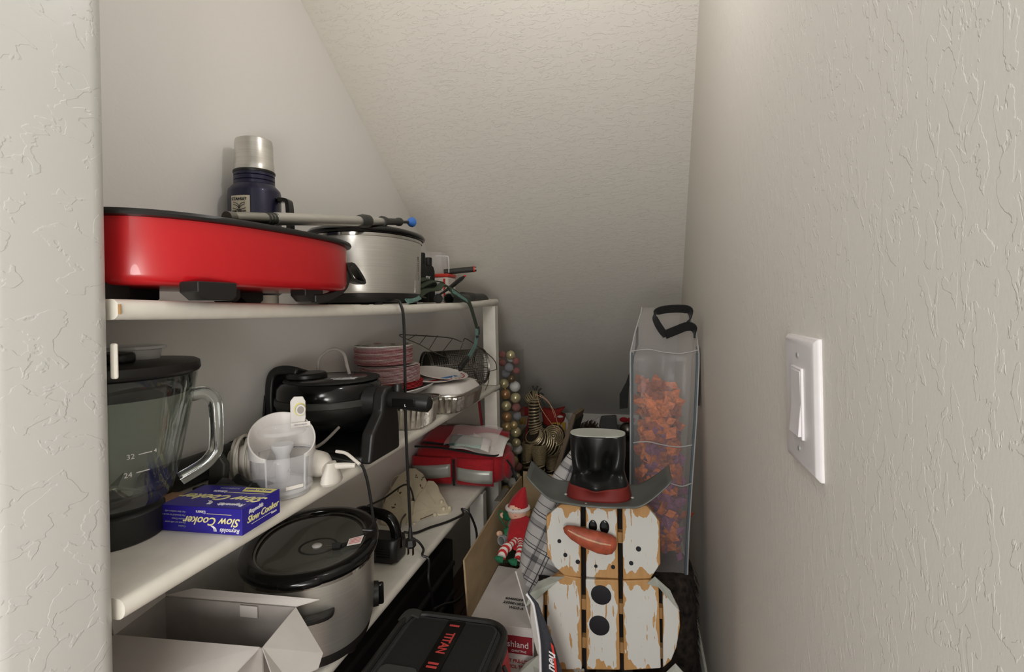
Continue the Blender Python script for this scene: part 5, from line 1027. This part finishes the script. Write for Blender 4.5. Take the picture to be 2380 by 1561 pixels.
for nm_, mt, cnt in (('orange_leaves', 'garland_orange', 420), ('rust_leaves', 'garland_rust', 300), ('purple_leaves', 'garland_purple', 330)):
    m = MB()
    for k in range(cnt):
        z_ = -.675+.44*q.random()**.95; f_ = (z_+.716)/.6; xa = -.018; xb = .108+.030*f_
        if mt == 'garland_purple': z_ = -.67+.33*q.random()
        p = V((q.uniform(.004, xb-.012), q.uniform(1.446, 1.56), z_))-K0; d = V((q.uniform(-1, 1)-(p.x-.0)*14, q.uniform(-.4, .4), q.uniform(-1, 1))).normalized(); s_ = d.cross(V((q.uniform(-.4, .4), -1, q.uniform(-.4, .4)))).normalized(); l_ = q.uniform(.022, .05); w_ = l_*.36
        n_ = d.cross(s_)*.004; m.add([p, p+d*l_*.5+s_*w_+n_, p+d*l_, p+d*l_*.5-s_*w_+n_], [(0, 1, 2), (0, 2, 3)])
    o = m.obj(nm_, mt, cb, smooth=False); o['kind'] = 'stuff'
q = random.Random(8)
for k in range(34):
    z_ = -.68+.43*k/33; x_ = .046+.018*(z_+.7)/.4+q.uniform(-.03, .03); MB().ball(V((x_, q.uniform(1.48, 1.55), z_))-K0, q.uniform(.022, .032), 10, 8, (1, .9, q.uniform(.6, 1))).obj('garland_clump', ('garland_orange', 'garland_mix', 'garland_purple', 'garland_rust')[int(q.random()*4)] if z_ < -.4 else ('garland_orange', 'garland_mix')[k % 2], cb)

# tall clear tube of baubles
ob_ = thing('ornament_tube', 'tall clear box standing behind the shelf post packed with baubles', 'ornament box', (-.500, 2.0, ZF))
for sx in (-1, 1): MB().box((sx*.047, 0, .464), (.0012, .082, .928)).obj('side_wall', 'thin_box', ob_, smooth=False)
for sy in (-1, 1): MB().box((0, sy*.041, .464), (.095, .0012, .928)).obj('face_wall', 'thin_box', ob_, smooth=False)
MB().box((0, 0, .001), (.095, .083, .002)).obj('base', 'clear_edge', ob_, smooth=False)
bl_ = [(345, 172, 40, 'champagne'), (332, 208, 38, 'white'), (395, 228, 32, 'pink'), (268, 168, 32, 'pink'), (268, 240, 32, 'pink'), (330, 285, 41, 'silver'), (382, 320, 32, 'pink'), (285, 345, 42, 'silver'), (352, 385, 34, 'dark'), (285, 430, 43, 'champagne'), (370, 465, 48, 'white'), (298, 525, 45, 'bronze'), (376, 568, 46, 'champagne'), (305, 630, 45, 'champagne'), (382, 655, 38, 'pink'), (310, 728, 45, 'bronze'), (390, 735, 37, 'silver'), (310, 820, 46, 'gold'), (382, 797, 34, 'gold'), (378, 880, 47, 'champagne'), (300, 915, 41, 'gold'), (397, 962, 38, 'champagne'), (318, 1007, 47, 'white'), (392, 1037, 45, 'white'), (305, 1095, 40, 'champagne'), (370, 1125, 48, 'gold'), (398, 1198, 38, 'pink'), (325, 1190, 42, 'white'), (355, 1252, 36, 'silver'), (405, 1268, 30, 'champagne'), (372, 1320, 45, 'white'), (300, 1300, 42, 'white'), (305, 1390, 42, 'gold'), (385, 1400, 42, 'champagne'), (310, 1475, 42, 'bronze'), (390, 1485, 42, 'pink'), (320, 1560, 42, 'silver'), (395, 1570, 42, 'gold')]
meshes = {}
cw = ['first', 'second', 'third', 'fourth', 'fifth', 'sixth', 'seventh', 'eighth', 'ninth', 'tenth', 'eleventh', 'twelfth', 'thirteenth']; cnt = {}
placed = []
for k, (x, y, r_, c_) in enumerate(bl_):
    P = AY(1100+x/3.9025, 780+y/3.9025, 2.0); rad = r_/3.9025*2.06/1190*1.04
    dx = max(-.046+rad, min(.046-rad, P.x+.500)); P.x = -.500+dx
    P.y = 2.0
    for yy in (-.012, .014, -.006, .008, .0, .04-rad, rad-.04):
        P.y = 2.0+max(rad-.0398, min(.0398-rad, yy))
        if all((P-p2).length > (rad+r2)*.97 for p2, r2 in placed): break
    placed.append((P.copy(), rad)); cnt[c_] = cnt.get(c_, 0)+1
    if c_ not in meshes:
        b1 = MB().ball((0, 0, 0), 1, 24, 16).mesh('bauble_ball'); b1.materials.append(M['bauble_'+c_]); b2 = MB().lathe([(.16, .94), (.18, 1.0), (.17, 1.13), (.05, 1.16)], 12).mesh('cap'); b2.materials.append(M['bauble_gold']); meshes[c_] = (b1, b2)
    nm_ = {'champagne': 'pale champagne', 'dark': 'dark brown', 'white': 'white', 'pink': 'glittery pink', 'silver': 'silver grey', 'bronze': 'bronze', 'gold': 'gold'}[c_]
    t_ = thing('bauble', '%s bauble, %s of that colour from the top of the clear ornament box' % (nm_, cw[cnt[c_]-1]), 'bauble', P, group='baubles in the clear box')
    t_.scale = (rad, rad, rad); t_.rotation_euler = (R.uniform(-2.4, 2.4), R.uniform(-2.4, 2.4), 0)
    link('bauble_ball', meshes[c_][0], None, t_); link('cap', meshes[c_][1], None, t_)

# black tote at the back
tt = thing('black_tote', 'black lidded storage tote against the low back wall', 'tote', (-.27, 2.70, ZF))
MB().loft([rrect(.30, .17, .03, .002), rrect(.34, .19, .03, .40)]).obj('bin', 'black_plastic', tt, angle=40)
MB().loft([rrect(.35, .20, .03, .40), rrect(.35, .20, .03, .43), rrect(.32, .17, .03, .445)]).obj('lid', 'black_plastic', tt, angle=40)
zt2 = ZF+.4455

# wire deer
de = thing('wire_deer', 'bronze wrapped wire reindeer standing behind the clear ornament box', 'reindeer', (-.40, 2.25, ZF))
D0 = V((-.40, 2.25, ZF)); Dp = lambda u, v, y=2.25: AY(u, v, y)-D0
def coil(path, rad, turns, r_=.0034, n=14):
    pts = []; path = [V(p) for p in path]; m_ = len(path)-1; tot = int(turns*n)
    for i in range(tot+1):
        f_ = i/tot*m_; a = int(min(f_, m_-1e-6)); g = f_-a; p = path[a].lerp(path[a+1], g); t_ = (path[a+1]-path[a]).normalized(); x = t_.cross(V((.1, 1, .05))).normalized(); y = t_.cross(x); rr_ = rad[a]*(1-g)+rad[a+1]*g; th = 2*PI*i/n
        pts.append(p+x*(rr_*math.cos(th))+y*(rr_*math.sin(th)))
    return MB().tube(pts, r_, 5)
def core(path, rad, n=16):
    return MB().tube(path, [r_*.90 for r_ in rad], n)
for nm_, path, rad, tn in (('neck', smoothpath([Dp(1243, 925), Dp(1241, 955), Dp(1243, 985), Dp(1248, 1005)], 3), [.024]*3+[.024]*3+[.029]*3+[.036], 13),
                           ('body', smoothpath([Dp(1238, 1010, 2.22), Dp(1252, 1022), Dp(1275, 1030, 2.30), Dp(1292, 1030, 2.36)], 3), [.038]*3+[.055]*3+[.058]*3+[.040], 15),
                           ('leg', [Dp(1228, 1030, 2.20), Dp(1225, 1070, 2.20), V((-.47, 2.20, ZF+.004))-D0], [.026, .016, .012], 38), ('leg', [Dp(1252, 1035, 2.20), Dp(1254, 1080, 2.19), V((-.425, 2.18, ZF+.004))-D0], [.034, .022, .013], 38),
                           ('leg', [Dp(1282, 1045, 2.36), Dp(1280, 1090, 2.36), V((-.385, 2.36, ZF+.004))-D0], [.034, .018, .012], 30), ('leg', [Dp(1300, 1045, 2.40), Dp(1300, 1090, 2.40), V((-.35, 2.40, ZF+.004))-D0], [.034, .018, .012], 30)):
    b_ = core(path, rad).obj(nm_, 'deer_core', de); o = coil(path, rad, tn).obj('wire_wrap', 'deer_wire', b_); o['kind'] = 'stuff'
hd_ = core([Dp(1252, 918), Dp(1240, 920), Dp(1228, 928), Dp(1224, 932)], [.018, .026, .020, .010]).obj('head', 'deer_core', de)
coil([Dp(1252, 918), Dp(1240, 920), Dp(1228, 928), Dp(1224, 932)], [.018, .026, .020, .010], 9).obj('wire_wrap', 'deer_wire', hd_)
sc_ = Dp(1288, 1010, 2.28); pts = []
for i in range(120): a = 2*PI*i/20; r_ = .003+.0076*i/20; pts.append(sc_+V((r_*math.cos(a), -.030+.5*r_, r_*math.sin(a))))
MB().tube(pts, .0036, 6).obj('haunch_spiral', 'deer_wire', de)
MB().ball(sc_+V((0, .012, 0)), .046, 14, 10, (1, .8, 1)).obj('haunch', 'deer_core', de)
for pa in ([(1243, 915), (1240, 902), (1238, 896)], [(1245, 916), (1246, 903), (1250, 897)], [(1248, 918), (1252, 908), (1258, 902)], [(1250, 920), (1258, 914), (1264, 918)], [(1252, 925), (1260, 930), (1264, 940)]):
    an = MB().tube(smoothpath([Dp(*p) for p in pa], 4), .004, 6).obj('antler', 'dark_grey', de)
for pa in ([(1246, 916), (1270, 930), (1288, 955), (1296, 985), (1304, 1010)], [(1248, 918), (1256, 945), (1275, 975), (1300, 1005)], [(1255, 916), (1276, 935), (1290, 970)]): MB().tube(smoothpath([Dp(u, v, 2.2) for u, v in pa], 5), .0014, 5).obj('raffia_strand', 'carrot_light', de)

# red and yellow felt turkey on the tote
tk = thing('felt_turkey', 'red and yellow felt figure sitting on the tote behind the reindeer', 'figurine', (-.40, 2.56, zt2))
K1 = V((-.40, 2.56, zt2)); Tp = lambda u, v, y=2.56: AY(u, v, y)-K1
MB().prism([Tp(*p) for p in ((1258, 950), (1285, 954), (1312, 948), (1306, 956), (1300, 962), (1312, 966), (1310, 978), (1298, 990), (1275, 992), (1262, 985))], (0, .06, 0)).obj('red_body', 'red_felt', tk, bevel=.006)
MB().prism([Tp(*p, 2.555) for p in ((1208, 952), (1216, 945), (1228, 950), (1226, 966), (1212, 968))], (0, .03, 0)).obj('red_wing', 'red_felt', tk, bevel=.004)
MB().ball(Tp(1302, 968, 2.545), .011, 12, 8, (1.4, .5, .6)).obj('eye_patch', 'elf_white', tk)
for u in (1288, 1298, 1310): MB().prism([Tp(u-5, 982, 2.55), Tp(u+4, 982, 2.55), Tp(u+3, 1002, 2.55), Tp(u-2, 1008, 2.55)], (0, .012, 0)).obj('yellow_tab', 'yellow_felt', tk, bevel=.002)
for u in (1210, 1218): MB().prism([Tp(u-4, 970, 2.55), Tp(u+4, 970, 2.55), Tp(u+3, 986, 2.55), Tp(u-3, 986, 2.55)], (0, .012, 0)).obj('yellow_tab', 'yellow_felt', tk, bevel=.002)
MB().loft([[V((.0+.055*s_*math.cos(2*PI*k/16), .05+.035*s_*math.sin(2*PI*k/16), z_)) for k in range(16)] for s_, z_ in ((.8, .0005), (1, .02), (.9, .07), (.5, .10))]).obj('stuffed_base', 'elf_white', tk)
MB().tube(smoothpath([Tp(1228, 948, 2.5), Tp(1229, 970, 2.5), Tp(1224, 1000, 2.5), Tp(1219, 1030, 2.48)], 5), 0, flat=(.010, .003), up=(0, -1, 0)).obj('red_ribbon', 'maroon', tk)

# board leaning between the reindeer and the cushion
lb_ = thing('picture_board', 'narrow weathered wooden picture board leaning behind the snowman hat', 'picture', (-.36, 1.81, ZF))
F0 = V((-.36, 1.81, ZF)); tp_ = AY(1334, 962, 1.81)-F0; bt_ = AY(1287, 1112, 1.81)-F0; dz_ = (bt_-tp_).normalized(); L_ = (tp_.z-.003)/(-dz_.z); bt2 = tp_+dz_*L_
nn = V((-dz_.z, 0, dz_.x)).normalized()*.007
MB().prism([tp_-nn, tp_+nn, bt2+nn, bt2-nn], (.02, .11, 0)).obj('frame_board', 'frame_wood', lb_, smooth=False, bevel=.001)
MB().prism([tp_+nn*1.02+dz_*.02, tp_+nn*1.5+dz_*.02, bt2+nn*1.5-dz_*.02, bt2+nn*1.02-dz_*.02], (.02, .105, 0)).obj('backing', 'dark_grey', lb_, smooth=False)

# things on the tote behind the hat
pn = thing('pine_cone', 'brown pine cone on the tote behind the snowman hat', 'pine cone', AY(1364, 1000, 2.56))
pn.location.z = zt2+H+.002
sm = MB().prism([(0, -.006, 0), (.026, -.007, .004), (.033, 0, .010), (.026, .007, .004), (0, .006, 0)], (0, 0, .003)).mesh('scale', False); sm.materials.append(M['pine'])
MB().tube([(-.045, 0, .018), (0, 0, .034), (.045, 0, .058)], [.010, .018, .006], 10).obj('core', 'pine', pn)
ad_ = V((.09, 0, .040)).normalized()
for k in range(46):
    f_ = k/45; c_ = V((-.045, 0, .026)).lerp(V((.048, 0, .060)), f_); a = k*2.4; x_ = ad_.cross(V((0, 1, 0))).normalized(); y_ = V((0, 1, 0)); od = (x_*math.cos(a)+y_*math.sin(a))*.9+ad_*.35; od.normalize(); sz = .35+.75*math.sin(PI*min(1, .15+f_*.85))
    o = link('scale', sm, None, pn); s2 = od.cross(ad_).normalized(); u2 = s2.cross(od)
    o.matrix_local = Matrix.Translation(c_+od*.008) @ Matrix(((od.x, s2.x, u2.x, 0), (od.y, s2.y, u2.y, 0), (od.z, s2.z, u2.z, 0), (0, 0, 0, 1))) @ Matrix.Scale(sz, 4)
gs = thing('grey_stocking', 'dark grey cloth stocking with white cuff standing on the tote', 'stocking', (-.135, 2.58, zt2))
Gp = lambda u, v, y=2.58: AY(u, v, y)-V((-.135, 2.58, zt2))
MB().prism([Gp(1396, 968), Gp(1432, 966), Gp(1434, 990), V((.055, 0, .001)), V((-.035, 0, .001)), Gp(1393, 990)], (0, .03, 0)).obj('stocking_leg', 'grey_cloth', gs, bevel=.006)
MB().prism([Gp(1384, 975, 2.575), Gp(1394, 969, 2.575), Gp(1392, 998, 2.575), Gp(1376, 999, 2.575)], (0, .02, 0)).obj('cuff', 'elf_white', gs, bevel=.003)
gt = thing('grey_glitter_ball', 'grey glitter ornament with red bow beside the clear bag', 'ornament', (-.055, 2.58, zt2+.04))
MB().ball((0, 0, 0), .040, 20, 14).obj('ball', 'wire_grey', gt)
for s_ in (-1, 1): MB().ball((.0+s_*.018, -.01, .052), .016, 12, 8, (1.3, .6, .8)).obj('bow_loop', 'red_cloth', gt)
MB().tube([(0, 0, .038), (0, 0, .056)], .004, 8).obj('stem', 'bauble_gold', gt)
